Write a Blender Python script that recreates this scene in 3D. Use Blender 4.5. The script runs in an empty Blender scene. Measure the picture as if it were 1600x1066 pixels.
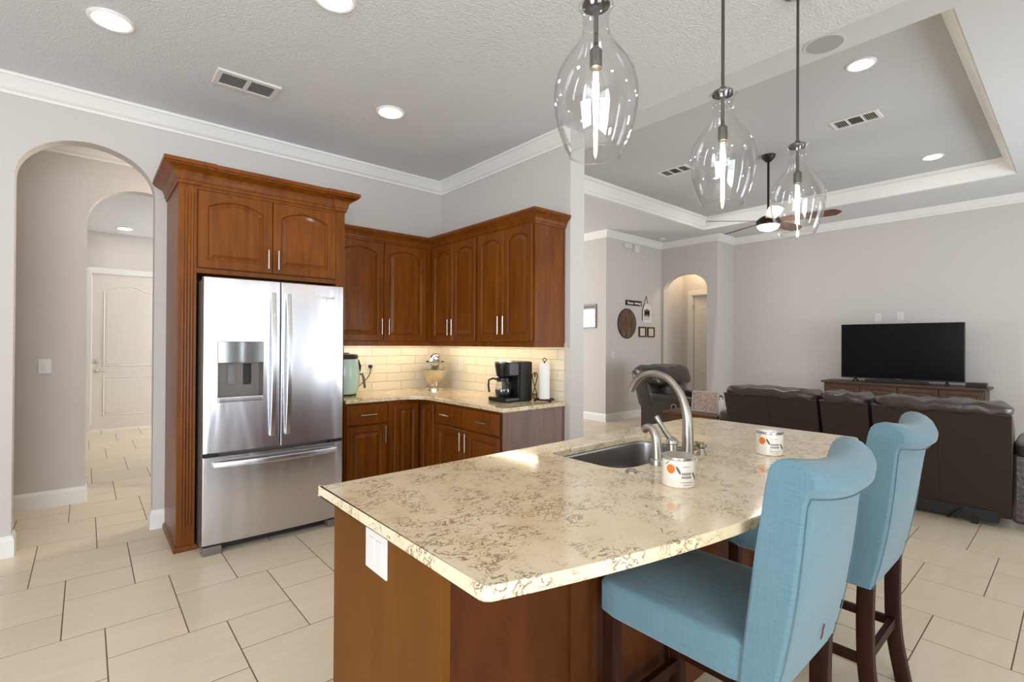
import bpy, bmesh, math, random
from mathutils import Vector, Matrix
R = math.radians
random.seed(7)
scene = bpy.context.scene
COL = scene.collection

# ------------------------------------------------------------------ camera
yaw, pitch, roll = R(49.2), R(.29), R(-.3)
Fw = Vector((math.cos(yaw), math.sin(yaw), 0)); Rt = Vector((math.sin(yaw), -math.cos(yaw), 0)); Up = Vector((0, 0, 1))
F2 = Fw * math.cos(pitch) + Up * math.sin(pitch); U2 = Up * math.cos(pitch) - Fw * math.sin(pitch)
R2 = Rt * math.cos(roll) - U2 * math.sin(roll); U3 = U2 * math.cos(roll) + Rt * math.sin(roll)
cam_d = bpy.data.cameras.new('camera'); cam = bpy.data.objects.new('camera', cam_d); COL.objects.link(cam)
cam_d.sensor_width = 36; cam_d.lens = 771 / 1600 * 36; cam_d.clip_start = .02
cam.matrix_world = Matrix(((R2.x, U3.x, -F2.x, 0), (R2.y, U3.y, -F2.y, 0), (R2.z, U3.z, -F2.z, 1.37), (0, 0, 0, 1)))
scene.camera = cam

# ------------------------------------------------------------------ world, exposure, daylight
world = bpy.data.worlds.new('world'); scene.world = world; world.use_nodes = True
bg = world.node_tree.nodes['Background']; bg.inputs[0].default_value = (.86, .93, 1, 1); bg.inputs[1].default_value = 1.2
scene.view_settings.view_transform = 'Standard'; scene.view_settings.look = 'None'
scene.view_settings.exposure = 0.24; scene.view_settings.gamma = 1.0; scene.view_settings.use_curve_mapping = False
scene.cycles.use_denoising = True
scene.cycles.max_bounces = 10; scene.cycles.diffuse_bounces = 5; scene.cycles.glossy_bounces = 5
scene.cycles.transparent_max_bounces = 24
scene.cycles.caustics_reflective = False; scene.cycles.caustics_refractive = False
scene.cycles.sample_clamp_indirect = 6


def area(name, loc, rot, sx, sy, power, color=(1, 1, 1), spread=180):
    l = bpy.data.lights.new(name, 'AREA'); l.shape = 'RECTANGLE'; l.size = sx; l.size_y = sy
    l.energy = power; l.color = color; l.spread = R(spread)
    o = bpy.data.objects.new(name, l); COL.objects.link(o); o.location = loc; o.rotation_euler = rot
    return o


DAY = (.83, .915, 1)
# daylight through the sliding doors and windows behind the camera, and the dining-side window
REAR_WINDOWS = [(-2.3, .3, .0, 2.4), (2.05, 2.5, .0, 2.4), (4.8, 7.8, .0, 2.4)]
for (x0, x1, z0, z1), kw in zip(REAR_WINDOWS, (9.5, 6, 6.2)):
    area('daylight', ((x0 + x1) / 2, -3.02, (z0 + z1) / 2 + .02), (R(90), 0, 0), x1 - x0 - .1, z1 - z0 - .1, kw * (x1 - x0) * (z1 - z0), DAY, 120)
    if kw > 4: area('ceiling_fill', ((x0 + x1) / 2, -3.0, .9), (R(122), 0, 0), x1 - x0 - .1, 1.2, (4.5 if x0 < 0 else 4) * (x1 - x0) * (z1 - z0), (.89, .945, 1), 120)  # extra upward-tilted light, added to brighten the ceilings
area('daylight', (-5.02, -.6, 1.4), (0, R(-90), 0), 2.2, 3.2, 98, DAY, 120)
area('daylight', (2.93, 8.75, 1.68), (0, R(-90), 0), 1.36, 1.4, 310, (.93, .96, 1))


def point(name, loc, power, color, rad=.05):
    l = bpy.data.lights.new(name, 'POINT'); l.energy = power; l.color = color; l.shadow_soft_size = rad
    o = bpy.data.objects.new(name, l); COL.objects.link(o); o.location = loc
    return o


# ------------------------------------------------------------------ materials
def srgb(r, g, b):
    f = lambda c: (c / 255 / 12.92) if c / 255 <= .04045 else ((c / 255 + .055) / 1.055) ** 2.4
    return (f(r), f(g), f(b), 1)


def mat(name, color, rough=.5, metal=0., spec=.5, bump=None, emis=None, coat=0., sheen=0., aniso=0.):
    m = bpy.data.materials.new(name); m.use_nodes = True
    nt = m.node_tree; b = nt.nodes['Principled BSDF']
    b.inputs['Base Color'].default_value = color; b.inputs['Roughness'].default_value = rough
    b.inputs['Metallic'].default_value = metal; b.inputs['Specular IOR Level'].default_value = spec
    b.inputs['Coat Weight'].default_value = coat; b.inputs['Coat Roughness'].default_value = .12
    b.inputs['Sheen Weight'].default_value = sheen
    b.inputs['Anisotropic'].default_value = aniso
    if emis:
        b.inputs['Emission Color'].default_value = emis[0]; b.inputs['Emission Strength'].default_value = emis[1]
    if bump:                                            # (scale, strength, distance, detail, stretch)
        n, nb = noise(nt, bump[0], bump[3] if len(bump) > 3 else 2, bump[4] if len(bump) > 4 else (1, 1, 1))
        bp = nt.nodes.new('ShaderNodeBump'); bp.inputs['Strength'].default_value = bump[1]; bp.inputs['Distance'].default_value = bump[2]
        nt.links.new(n, bp.inputs['Height']); nt.links.new(bp.outputs[0], b.inputs['Normal'])
    return m


def coords(nt, stretch=(1, 1, 1)):
    tc = nt.nodes.new('ShaderNodeTexCoord'); mp = nt.nodes.new('ShaderNodeMapping')
    mp.inputs['Scale'].default_value = stretch
    nt.links.new(tc.outputs['Object'], mp.inputs['Vector'])
    return mp.outputs[0]


def noise(nt, scale, detail=2, stretch=(1, 1, 1), dist=0., rough=.5):
    n = nt.nodes.new('ShaderNodeTexNoise'); n.inputs['Scale'].default_value = scale; n.inputs['Detail'].default_value = detail
    n.inputs['Distortion'].default_value = dist; n.inputs['Roughness'].default_value = rough
    nt.links.new(coords(nt, stretch), n.inputs['Vector'])
    return n.outputs['Fac'], n


def ramp(nt, src, stops):
    r = nt.nodes.new('ShaderNodeValToRGB'); e = r.color_ramp.elements
    while len(e) < len(stops): e.new(.5)
    for i, (p, c) in enumerate(stops): e[i].position = p; e[i].color = c
    nt.links.new(src, r.inputs[0])
    return r.outputs[0]


def mixc(nt, fac, a, b):
    m = nt.nodes.new('ShaderNodeMix'); m.data_type = 'RGBA'
    if isinstance(fac, float): m.inputs[0].default_value = fac
    else: nt.links.new(fac, m.inputs[0])
    for i, s in ((6, a), (7, b)):
        if isinstance(s, tuple): m.inputs[i].default_value = s
        else: nt.links.new(s, m.inputs[i])
    return m.outputs[2]


def wood(name, dark, light, rough=.35, coat=.25, stretch=(14, 14, 1.2), scale=2.2, spec=.5):
    m = mat(name, light, rough, coat=coat, spec=spec); nt = m.node_tree; b = nt.nodes['Principled BSDF']
    g, _ = noise(nt, scale, 6, stretch, .4, .6)
    c1 = ramp(nt, g, [(.32, dark), (.68, light)])
    bl, _ = noise(nt, 2.3, 3, (1, 1, .7), .3)
    f2 = ramp(nt, bl, [(.3, (.78, .76, .74, 1)), (.72, (1.08, 1.06, 1.04, 1))])
    mm = nt.nodes.new('ShaderNodeMix'); mm.data_type = 'RGBA'; mm.blend_type = 'MULTIPLY'; mm.inputs[0].default_value = 1
    nt.links.new(c1, mm.inputs[6]); nt.links.new(f2, mm.inputs[7]); nt.links.new(mm.outputs[2], b.inputs['Base Color'])
    bp = nt.nodes.new('ShaderNodeBump'); bp.inputs['Strength'].default_value = .06; bp.inputs['Distance'].default_value = .002
    nt.links.new(g, bp.inputs['Height']); nt.links.new(bp.outputs[0], b.inputs['Normal'])
    return m


M = {}
M['wall'] = mat('greige_paint', srgb(206, 200, 195), .75, spec=.25, bump=(220, .08, .002))
M['ceiling'] = mat('textured_white_ceiling', srgb(219, 221, 225), .9, spec=.15, bump=(85, .6, .010, 3))
M['soffit'] = mat('smooth_ceiling', srgb(216, 218, 221), .9, spec=.15, bump=(75, .15, .003, 4))
M['tray'] = mat('grey_tray_paint', srgb(194, 196, 198), .9, spec=.15, bump=(75, .2, .004, 4))
M['trim'] = mat('white_trim_enamel', srgb(236, 235, 231), .4, spec=.4)
M['door'] = mat('door_enamel', srgb(228, 222, 214), .4, spec=.4)
M['plate'] = mat('white_plastic', srgb(222, 219, 214), .4)
M['slot'] = mat('dark_slot', srgb(60, 56, 52), .6)
M['cherry'] = wood('cherry_wood', srgb(104, 54, 12), srgb(130, 73, 16), .36, .12, spec=.2)
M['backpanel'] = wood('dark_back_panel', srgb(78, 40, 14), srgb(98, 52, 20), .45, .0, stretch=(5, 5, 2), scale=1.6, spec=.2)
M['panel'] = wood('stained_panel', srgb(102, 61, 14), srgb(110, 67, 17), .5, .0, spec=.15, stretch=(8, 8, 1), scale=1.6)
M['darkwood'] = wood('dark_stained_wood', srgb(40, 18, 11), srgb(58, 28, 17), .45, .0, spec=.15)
M['tablewood'] = wood('table_wood', srgb(78, 46, 26), srgb(120, 74, 42), .4, .2, (1.4, 12, 12))
M['consolewood'] = wood('console_wood', srgb(66, 45, 33), srgb(96, 68, 50), .5, .05, (12, 1.4, 12))
M['endpanel'] = wood('end_panel_veneer', srgb(122, 96, 84), srgb(140, 112, 100), .45, .05)
M['fanwood'] = wood('fan_blade_wood', srgb(78, 52, 38), srgb(104, 72, 54), .5, 0)
M['frame_light'] = mat('whitewashed_frame', srgb(186, 178, 172), .7)
M['darkglass'] = mat('dispenser_glass', srgb(128, 130, 130), .16, .55)
M['steelbowl'] = mat('polished_steel', srgb(214, 208, 196), .22, 1)
M['nickel'] = mat('brushed_nickel', srgb(205, 198, 186), .3, 1)
M['faucetmetal'] = mat('satin_nickel', srgb(176, 168, 158), .36, 1)
M['black'] = mat('black_plastic', srgb(22, 21, 20), .3)
M['softblack'] = mat('matte_black', srgb(26, 24, 23), .6)
M['chrome'] = mat('chrome', srgb(225, 225, 222), .08, 1)
M['bronze'] = mat('dark_bronze', srgb(52, 40, 34), .4, .6)
M['rodmetal'] = mat('pewter_rod', srgb(96, 90, 86), .35, .9)
M['iron'] = mat('wrought_iron', srgb(40, 32, 28), .5, .5)
M['paper'] = mat('paper_towel', srgb(244, 242, 238), .95, spec=.1, bump=(160, .3, .001))
M['mint'] = mat('mint_enamel', srgb(186, 214, 201), .25, coat=.3)
M['screen'] = mat('tv_screen', srgb(3, 3, 4), .25, spec=.25)
M['leather'] = mat('brown_leather', srgb(62, 51, 46), .33, spec=.6, bump=(28, .35, .012, 5))
M['leatherback'] = mat('brown_back_panel', srgb(58, 46, 42), .7, spec=.25, bump=(300, .2, .001))
M['greyleather'] = mat('charcoal_leather', srgb(50, 43, 39), .28, spec=.6, bump=(24, .35, .012, 5))
M['thread'] = mat('stitch_thread', srgb(120, 110, 100), .8)
M['candlewhite'] = mat('white_ceramic_glass', srgb(236, 228, 216), .2, coat=.4)
M['silver'] = mat('silver_lid', srgb(200, 196, 190), .3, .9)
M['orange'] = mat('orange_print', srgb(224, 118, 40), .4)
M['leaf'] = mat('leaf_print', srgb(96, 100, 76), .5)
M['ink'] = mat('grey_ink', srgb(150, 142, 132), .6)
M['cream'] = mat('cream_print', srgb(232, 220, 200), .7)
M['whiteprint'] = mat('white_print', srgb(240, 238, 234), .6)
M['frame_grey'] = mat('grey_frame', srgb(120, 118, 118), .4)
M['frame_wood'] = wood('frame_wood', srgb(70, 44, 30), srgb(100, 66, 46), .5, 0)
M['signblack'] = mat('black_sign_paint', srgb(24, 22, 20), .6)
M['signwhite'] = mat('white_sign_paint', srgb(235, 232, 228), .6)
M['plankwood'] = wood('weathered_planks', srgb(48, 34, 26), srgb(140, 108, 84), .7, 0, (13, 13, 1.6), 3.2)
M['bulbglow'] = mat('filament', (1, .8, .5, 1), .5, emis=((1, .84, .58, 1), 260))
M['lens'] = mat('lamp_lens', (1, 1, 1, 1), .5, emis=((1, .94, .86, 1), 42))
M['fanlens'] = mat('fan_lamp_glass', (1, 1, 1, 1), .5, emis=((1, .96, .9, 1), 9))
M['undercab'] = mat('led_strip', (1, .9, .7, 1), .5, emis=((1, .86, .60, 1), 19))
M['grille'] = mat('speaker_grille', srgb(178, 177, 176), .8, bump=(900, .4, .001))
M['linen_sign'] = mat('whitewashed_sign', srgb(205, 190, 178), .8)
M['steel_sink'] = mat('sink_steel', srgb(172, 168, 164), .33, 1, aniso=.3)
M['scratch'] = mat('reddish_mark', srgb(104, 66, 70), .9)
M['beige'] = mat('backsplash_base', srgb(214, 200, 176), .5)
M['blind'] = mat('window_blind', srgb(240, 240, 238), .6)
M['mirrorpic'] = mat('picture_glass', srgb(138, 140, 144), .03, 1)
M['deepgrey'] = mat('dispenser_grey', srgb(120, 112, 106), .35, .3)
M['teal_dark'] = mat('fabric_seam', srgb(84, 112, 122), .9)


def build_special():
    # brushed stainless with gentle waviness
    m = mat('brushed_stainless', srgb(214, 214, 218), .24, 1, aniso=.55); nt = m.node_tree; b = nt.nodes['Principled BSDF']
    f, _ = noise(nt, 1.6, 2, (2.6, 1, .55), .6)
    f2, _ = noise(nt, 60, 2, (6, 6, .15))
    bp = nt.nodes.new('ShaderNodeBump'); bp.inputs['Strength'].default_value = .16; bp.inputs['Distance'].default_value = .06
    nt.links.new(f, bp.inputs['Height'])
    bp2 = nt.nodes.new('ShaderNodeBump'); bp2.inputs['Strength'].default_value = .02; bp2.inputs['Distance'].default_value = .001
    nt.links.new(f2, bp2.inputs['Height']); nt.links.new(bp.outputs[0], bp2.inputs['Normal']); nt.links.new(bp2.outputs[0], b.inputs['Normal'])
    M['stainless'] = m
    # quartz: cream ground, tan clouds, brown squiggly veins
    m = mat('cream_quartz', srgb(214, 196, 166), .1, spec=.5, coat=.3); nt = m.node_tree; b = nt.nodes['Principled BSDF']
    cl, _ = noise(nt, 5, 4, (1, 1, 1), .6)
    base = ramp(nt, cl, [(.3, srgb(238, 221, 192)), (.55, srgb(232, 212, 178)), (.75, srgb(220, 196, 156))])
    v, vn = noise(nt, 20, 4, (1, 1.5, 1), 1.5, .6)
    line = nt.nodes.new('ShaderNodeMath'); line.operation = 'SUBTRACT'; nt.links.new(v, line.inputs[0]); line.inputs[1].default_value = .5
    ab = nt.nodes.new('ShaderNodeMath'); ab.operation = 'ABSOLUTE'; nt.links.new(line.outputs[0], ab.inputs[0])
    lm = ramp(nt, ab.outputs[0], [(.008, (1, 1, 1, 1)), (.034, (0, 0, 0, 1))])
    pm, _ = noise(nt, 11, 3, (1, 1, 1), .5)
    pmr = ramp(nt, pm, [(.42, (0, 0, 0, 1)), (.56, (1, 1, 1, 1))])
    mul = nt.nodes.new('ShaderNodeMath'); mul.operation = 'MULTIPLY'; nt.links.new(lm, mul.inputs[0]); nt.links.new(pmr, mul.inputs[1])
    c1 = mixc(nt, mul.outputs[0], base, srgb(134, 112, 86))
    sp, _ = noise(nt, 70, 3, (1, 1, 1), .8)
    spr = ramp(nt, sp, [(.60, (0, 0, 0, 1)), (.72, (.4, .4, .4, 1))])
    c2 = mixc(nt, spr, c1, srgb(160, 134, 102))
    nt.links.new(c2, b.inputs['Base Color'])
    M['quartz'] = m
    # floor tile: per-tile tone from a face attribute plus soft streaks
    m = mat('porcelain_tile', srgb(214, 200, 178), .32, spec=.45); nt = m.node_tree; b = nt.nodes['Principled BSDF']
    at = nt.nodes.new('ShaderNodeAttribute'); at.attribute_name = 'tone'
    st, _ = noise(nt, 3, 5, (1, 6, 1), .4)
    s1 = ramp(nt, st, [(.3, srgb(229, 212, 185)), (.7, srgb(236, 220, 196))])
    mm = nt.nodes.new('ShaderNodeMix'); mm.data_type = 'RGBA'; mm.blend_type = 'MULTIPLY'; mm.inputs[0].default_value = 1
    nt.links.new(s1, mm.inputs[6]); nt.links.new(at.outputs['Color'], mm.inputs[7]); nt.links.new(mm.outputs[2], b.inputs['Base Color'])
    M['tile'] = m
    M['grout'] = mat('grout', srgb(112, 94, 76), .9)
    # teal woven fabric
    m = mat('teal_linen', srgb(122, 160, 168), .92, spec=.15, sheen=.25); nt = m.node_tree; b = nt.nodes['Principled BSDF']
    w1, _ = noise(nt, 420, 1, (1, 1, .05)); w2, _ = noise(nt, 420, 1, (.05, .05, 1))
    ad = nt.nodes.new('ShaderNodeMath'); ad.operation = 'ADD'; nt.links.new(w1, ad.inputs[0]); nt.links.new(w2, ad.inputs[1])
    col = ramp(nt, ad.outputs[0], [(.65, srgb(91, 121, 132)), (1.35, srgb(101, 131, 142))])
    nt.links.new(col, b.inputs['Base Color'])
    bp = nt.nodes.new('ShaderNodeBump'); bp.inputs['Strength'].default_value = .35; bp.inputs['Distance'].default_value = .0015
    nt.links.new(ad.outputs[0], bp.inputs['Height']); nt.links.new(bp.outputs[0], b.inputs['Normal'])
    M['teal'] = m
    # backsplash: bevelled ivory subway tile
    m = mat('ivory_subway_tile', srgb(232, 222, 200), .16, coat=.2); nt = m.node_tree; b = nt.nodes['Principled BSDF']
    tc = nt.nodes.new('ShaderNodeTexCoord'); sx = nt.nodes.new('ShaderNodeSeparateXYZ'); nt.links.new(tc.outputs['Object'], sx.inputs[0])
    su = nt.nodes.new('ShaderNodeMath'); su.operation = 'ADD'; nt.links.new(sx.outputs[0], su.inputs[0]); nt.links.new(sx.outputs[1], su.inputs[1])
    cx = nt.nodes.new('ShaderNodeCombineXYZ'); nt.links.new(su.outputs[0], cx.inputs[0]); nt.links.new(sx.outputs[2], cx.inputs[1])
    br = nt.nodes.new('ShaderNodeTexBrick'); nt.links.new(cx.outputs[0], br.inputs['Vector'])
    br.inputs['Scale'].default_value = 1; br.inputs['Brick Width'].default_value = .31; br.inputs['Row Height'].default_value = .0828
    br.inputs['Mortar Size'].default_value = .004; br.inputs['Mortar Smooth'].default_value = .6
    br.inputs['Color1'].default_value = srgb(234, 225, 206); br.inputs['Color2'].default_value = srgb(228, 218, 197); br.inputs['Mortar'].default_value = srgb(220, 208, 182)
    nt.links.new(br.outputs['Color'], b.inputs['Base Color'])
    bp = nt.nodes.new('ShaderNodeBump'); bp.inputs['Strength'].default_value = .8; bp.inputs['Distance'].default_value = .006; bp.invert = True
    nt.links.new(br.outputs['Fac'], bp.inputs['Height']); nt.links.new(bp.outputs[0], b.inputs['Normal'])
    M['subway'] = m
    # thin clear glass
    m = bpy.data.materials.new('clear_glass'); m.use_nodes = True; nt = m.node_tree; nt.nodes.clear()
    out = nt.nodes.new('ShaderNodeOutputMaterial'); mx = nt.nodes.new('ShaderNodeMixShader')
    tr = nt.nodes.new('ShaderNodeBsdfTransparent'); tr.inputs[0].default_value = (.975, .975, .972, 1)
    gl = nt.nodes.new('ShaderNodeBsdfGlossy'); gl.inputs['Roughness'].default_value = .02
    lw = nt.nodes.new('ShaderNodeLayerWeight'); lw.inputs[0].default_value = .5
    pw = nt.nodes.new('ShaderNodeMath'); pw.operation = 'POWER'; nt.links.new(lw.outputs['Facing'], pw.inputs[0]); pw.inputs[1].default_value = 5
    ml = nt.nodes.new('ShaderNodeMath'); ml.operation = 'MULTIPLY_ADD'; nt.links.new(pw.outputs[0], ml.inputs[0]); ml.inputs[1].default_value = .9; ml.inputs[2].default_value = .06
    nt.links.new(ml.outputs[0], mx.inputs[0]); nt.links.new(tr.outputs[0], mx.inputs[1]); nt.links.new(gl.outputs[0], mx.inputs[2]); nt.links.new(mx.outputs[0], out.inputs[0])
    M['glass'] = m
    # whitewashed sign with brown lettering-like mottling
    nt = M['linen_sign'].node_tree; b = nt.nodes['Principled BSDF']
    n, _ = noise(nt, 40, 5, (1, 1, 2.5), 1.2)
    nt.links.new(ramp(nt, n, [(.40, srgb(150, 118, 102)), (.58, srgb(206, 188, 176))]), b.inputs['Base Color'])


build_special()

# ------------------------------------------------------------------ mesh helpers
ROOT = {}


def obj(name, bm, material, parent=None, smooth=35):
    bmesh.ops.recalc_face_normals(bm, faces=bm.faces[:])
    me = bpy.data.meshes.new(name); off = ROOT.get(parent, Vector((0, 0, 0))) if parent else Vector((0, 0, 0))
    bmesh.ops.translate(bm, verts=bm.verts[:], vec=-off)
    bm.to_mesh(me); bm.free()
    return link(name, me, material, parent, smooth)


def link(name, me, material, parent=None, smooth=35):
    if smooth:
        me.shade_smooth(); me.set_sharp_from_angle(angle=R(smooth))
    mats = material if isinstance(material, (list, tuple)) else [material]
    if len(me.materials): me.materials.clear()
    for k in mats: me.materials.append(M[k])
    o = bpy.data.objects.new(name, me); COL.objects.link(o)
    if smooth:
        wn = o.modifiers.new('weighted_normals', 'WEIGHTED_NORMAL'); wn.keep_sharp = True; wn.weight = 80
    if parent:
        o.parent = parent; ROOT[o] = ROOT[parent]
    else:
        ROOT[o] = Vector((0, 0, 0))
    return o


def tag(o, label, cat, group=None):
    o['label'] = label; o['category'] = cat
    if group: o['group'] = group
    return o


def thing(name, label, cat, loc, group=None):
    o = bpy.data.objects.new(name, None); COL.objects.link(o); o.location = loc; o.empty_display_size = .1
    ROOT[o] = Vector(loc)
    return tag(o, label, cat, group)


def solo(name, bm, material, label, cat, loc=None, group=None):
    """a thing that is one mesh, its origin at its base"""
    if loc is None:
        cs = [v.co for v in bm.verts]
        loc = Vector((sum(c.x for c in cs) / len(cs), sum(c.y for c in cs) / len(cs), min(c.z for c in cs)))
    loc = Vector(loc); bmesh.ops.translate(bm, verts=bm.verts[:], vec=-loc)
    o = obj(name, bm, material); o.location = loc; ROOT[o] = loc
    return tag(o, label, cat, group)


def struct(name, bm, material, parent=None, smooth=35):
    o = obj(name, bm, material, parent, smooth)
    if not parent: o['kind'] = 'structure'
    return o


def dup(root, dloc, label=None, group=None):
    def cp(o, par):
        c = o.copy(); COL.objects.link(c)
        if par: c.parent = par
        for ch in [k for k in bpy.data.objects if k.parent == o]: cp(ch, c)
        return c
    c = cp(root, None); c.location = Vector(root.location) + Vector(dloc)
    if label: c['label'] = label
    if group: c['group'] = group
    return c


def B(): return bmesh.new()


def box(bm, x0, x1, y0, y1, z0, z1, bev=0., seg=2):
    if x1 < x0: x0, x1 = x1, x0
    if y1 < y0: y0, y1 = y1, y0
    if z1 < z0: z0, z1 = z1, z0
    v = [bm.verts.new(p) for p in ((x0, y0, z0), (x1, y0, z0), (x1, y1, z0), (x0, y1, z0), (x0, y0, z1), (x1, y0, z1), (x1, y1, z1), (x0, y1, z1))]
    fs = [bm.faces.new([v[i] for i in q]) for q in ((3, 2, 1, 0), (4, 5, 6, 7), (0, 1, 5, 4), (1, 2, 6, 5), (2, 3, 7, 6), (3, 0, 4, 7))]
    if bev:
        es = list({e for f in fs for e in f.edges})
        bmesh.ops.bevel(bm, geom=es, offset=bev, segments=seg, affect='EDGES', profile=.5)
    return bm


def boxm(*a, **k): return box(B(), *a, **k)


def loops(bm, ls, cap0=True, cap1=True, closed=True):
    vs = [[bm.verts.new(p) for p in l] for l in ls]
    n = len(vs[0])
    for a, b in zip(vs, vs[1:]):
        for i in range(n if closed else n - 1):
            j = (i + 1) % n
            bm.faces.new((a[i], a[j], b[j], b[i]))
    if cap0: bm.faces.new(vs[0][::-1])
    if cap1: bm.faces.new(vs[-1])
    return vs


def lathe(bm, prof, c=(0, 0, 0), seg=32, cap0=False, cap1=False, axis='z'):
    ls = []
    for r, z in prof:
        l = []
        for i in range(seg):
            a = 2 * math.pi * i / seg; p = (r * math.cos(a), r * math.sin(a), z)
            if axis == 'x': p = (p[2], p[0], p[1])
            if axis == 'y': p = (p[0], p[2], p[1])
            l.append((p[0] + c[0], p[1] + c[1], p[2] + c[2]))
        ls.append(l)
    loops(bm, ls, cap0, cap1)
    return bm


def tube(bm, pts, rad, seg=12, caps=True):
    pts = [Vector(p) for p in pts]; n = len(pts)
    rads = rad if isinstance(rad, (list, tuple)) else [rad] * n
    t0 = (pts[1] - pts[0]).normalized(); ref = Vector((0, 0, 1)) if abs(t0.z) < .9 else Vector((1, 0, 0))
    nrm = t0.cross(ref).normalized(); ls = []
    for i, p in enumerate(pts):
        t = (pts[min(i + 1, n - 1)] - pts[max(i - 1, 0)]).normalized()
        nrm = (nrm - t * nrm.dot(t)).normalized(); bn = t.cross(nrm)
        ls.append([p + (nrm * math.cos(2 * math.pi * k / seg) + bn * math.sin(2 * math.pi * k / seg)) * rads[i] for k in range(seg)])
    loops(bm, ls, caps, caps)
    return bm


def bar(bm, pts, w, h, wdir):
    """rectangular section swept along pts; w along wdir, h across"""
    pts = [Vector(p) for p in pts]; wd = Vector(wdir).normalized(); ls = []; n = len(pts)
    for i, p in enumerate(pts):
        t = (pts[min(i + 1, n - 1)] - pts[max(i - 1, 0)]).normalized(); hd = t.cross(wd).normalized()
        ls.append([p + wd * a * w / 2 + hd * b * h / 2 for a, b in ((-1, -.7), (-.8, -1), (.8, -1), (1, -.7), (1, .7), (.8, 1), (-.8, 1), (-1, .7))])
    loops(bm, ls)
    return bm


def smoothpath(pts, n=6):
    pts = [Vector(p) for p in pts]; out = []
    for i in range(len(pts) - 1):
        p0, p1, p2, p3 = pts[max(i - 1, 0)], pts[i], pts[i + 1], pts[min(i + 2, len(pts) - 1)]
        for k in range(n):
            t = k / n
            out.append(.5 * ((2 * p1) + (-p0 + p2) * t + (2 * p0 - 5 * p1 + 4 * p2 - p3) * t * t + (-p0 + 3 * p1 - 3 * p2 + p3) * t ** 3))
    out.append(pts[-1])
    return out


def sweep(bm, path, prof, closed=False, side=-1):
    """profile [(distance from wall, z)] along a plan path, mitred"""
    n = len(path); P = [Vector((p[0], p[1], 0)) for p in path]; ls = []
    def nr(a, b):
        d = (b - a).normalized(); return Vector((-d.y, d.x, 0)) * side
    for i in range(n):
        if closed or 0 < i < n - 1:
            n1 = nr(P[i - 1], P[i]); n2 = nr(P[i], P[(i + 1) % n]); m = (n1 + n2); m = m / max(.2, (1 + n1.dot(n2)))
        elif i == 0: m = nr(P[0], P[1])
        else: m = nr(P[-2], P[-1])
        ls.append([(P[i].x + m.x * d, P[i].y + m.y * d, z) for d, z in prof])
    if closed: ls.append(ls[0])
    loops(bm, ls, not closed, not closed)
    if closed: bmesh.ops.remove_doubles(bm, verts=bm.verts[:], dist=1e-5)
    return bm


class Fr:
    """a face frame: u to the right seen from outside, v up, n out"""
    def __init__(s, o, u): s.o = Vector(o); s.u = Vector(u); s.v = Vector((0, 0, 1)); s.n = s.u.cross(s.v)
    def p(s, u, v, n=0.): return s.o + s.u * u + s.v * v + s.n * n


def fbox(bm, fr, u0, u1, v0, v1, n0, n1, bev=0.):
    a = fr.p(u0, v0, n0); b = fr.p(u1, v1, n1)
    return box(bm, a.x, b.x, a.y, b.y, a.z, b.z, bev)


def outline(u0, u1, v0, v1, rise=0., N=14, kind='arch'):
    pts = [(u0, v0), (u1, v0)]
    for i in range(N + 1):
        t = i / N; x = u1 + (u0 - u1) * t; s = 2 * t - 1
        sh = 1 - s * s if kind == 'arch' else (math.cos(math.pi * s) + 1) / 2
        pts.append((x, v1 - rise + rise * sh))
    return pts


def panel_door(bm, fr, u0, u1, v0, v1, n0=0., th=.02, stile=.058, rise=.04, bot=None):
    bot = bot or stile; top = stile * .9
    L = lambda i, n, r=0., ex=0.: [fr.p(a, b, n) for a, b in outline(u0 + i + ex * 0, u1 - i, v0 + i, v1 - i, r)]
    A = lambda k, n: [fr.p(a, b, n) for a, b in outline(u0 + stile + k, u1 - stile - k, v0 + bot + k, v1 - top - k, max(0, rise - k * .15) if rise else 0)]
    T = n0 + th
    loops(bm, [L(0, n0), L(0, T - .004), L(.004, T), A(-.005, T), A(-.001, T - .0015), A(.003, T - .006), A(.005, T - .012), A(.012, T - .012), A(.036, T - .003), A(.0365, T - .0012), A(.042, T - .001)])
    return bm


def moulded(bm, fr, u0, u1, v0, v1, n, rise=0., kind='arch'):
    A = lambda k, d: [fr.p(a, b, n + d) for a, b in outline(u0 + k, u1 - k, v0 + k, v1 - k, rise, 18, kind)]
    loops(bm, [A(0, -.001), A(.004, .007), A(.014, .007), A(.022, .001), A(.03, .001), A(.05, .006)], True, True)


def handle(fr, u, v0, v1, n, parent, horiz=False, r=.0055):
    bm = B()
    P = (lambda a, nn: fr.p(a, u, nn)) if horiz else (lambda a, nn: fr.p(u, a, nn))
    tube(bm, [P(v0, n + .03), P(v1, n + .03)], r, 10)
    for a in (v0 + .022, v1 - .022): tube(bm, [P(a, n - .001), P(a, n + .031)], r * .75, 8)
    return obj('handle', bm, 'nickel', parent)


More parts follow.
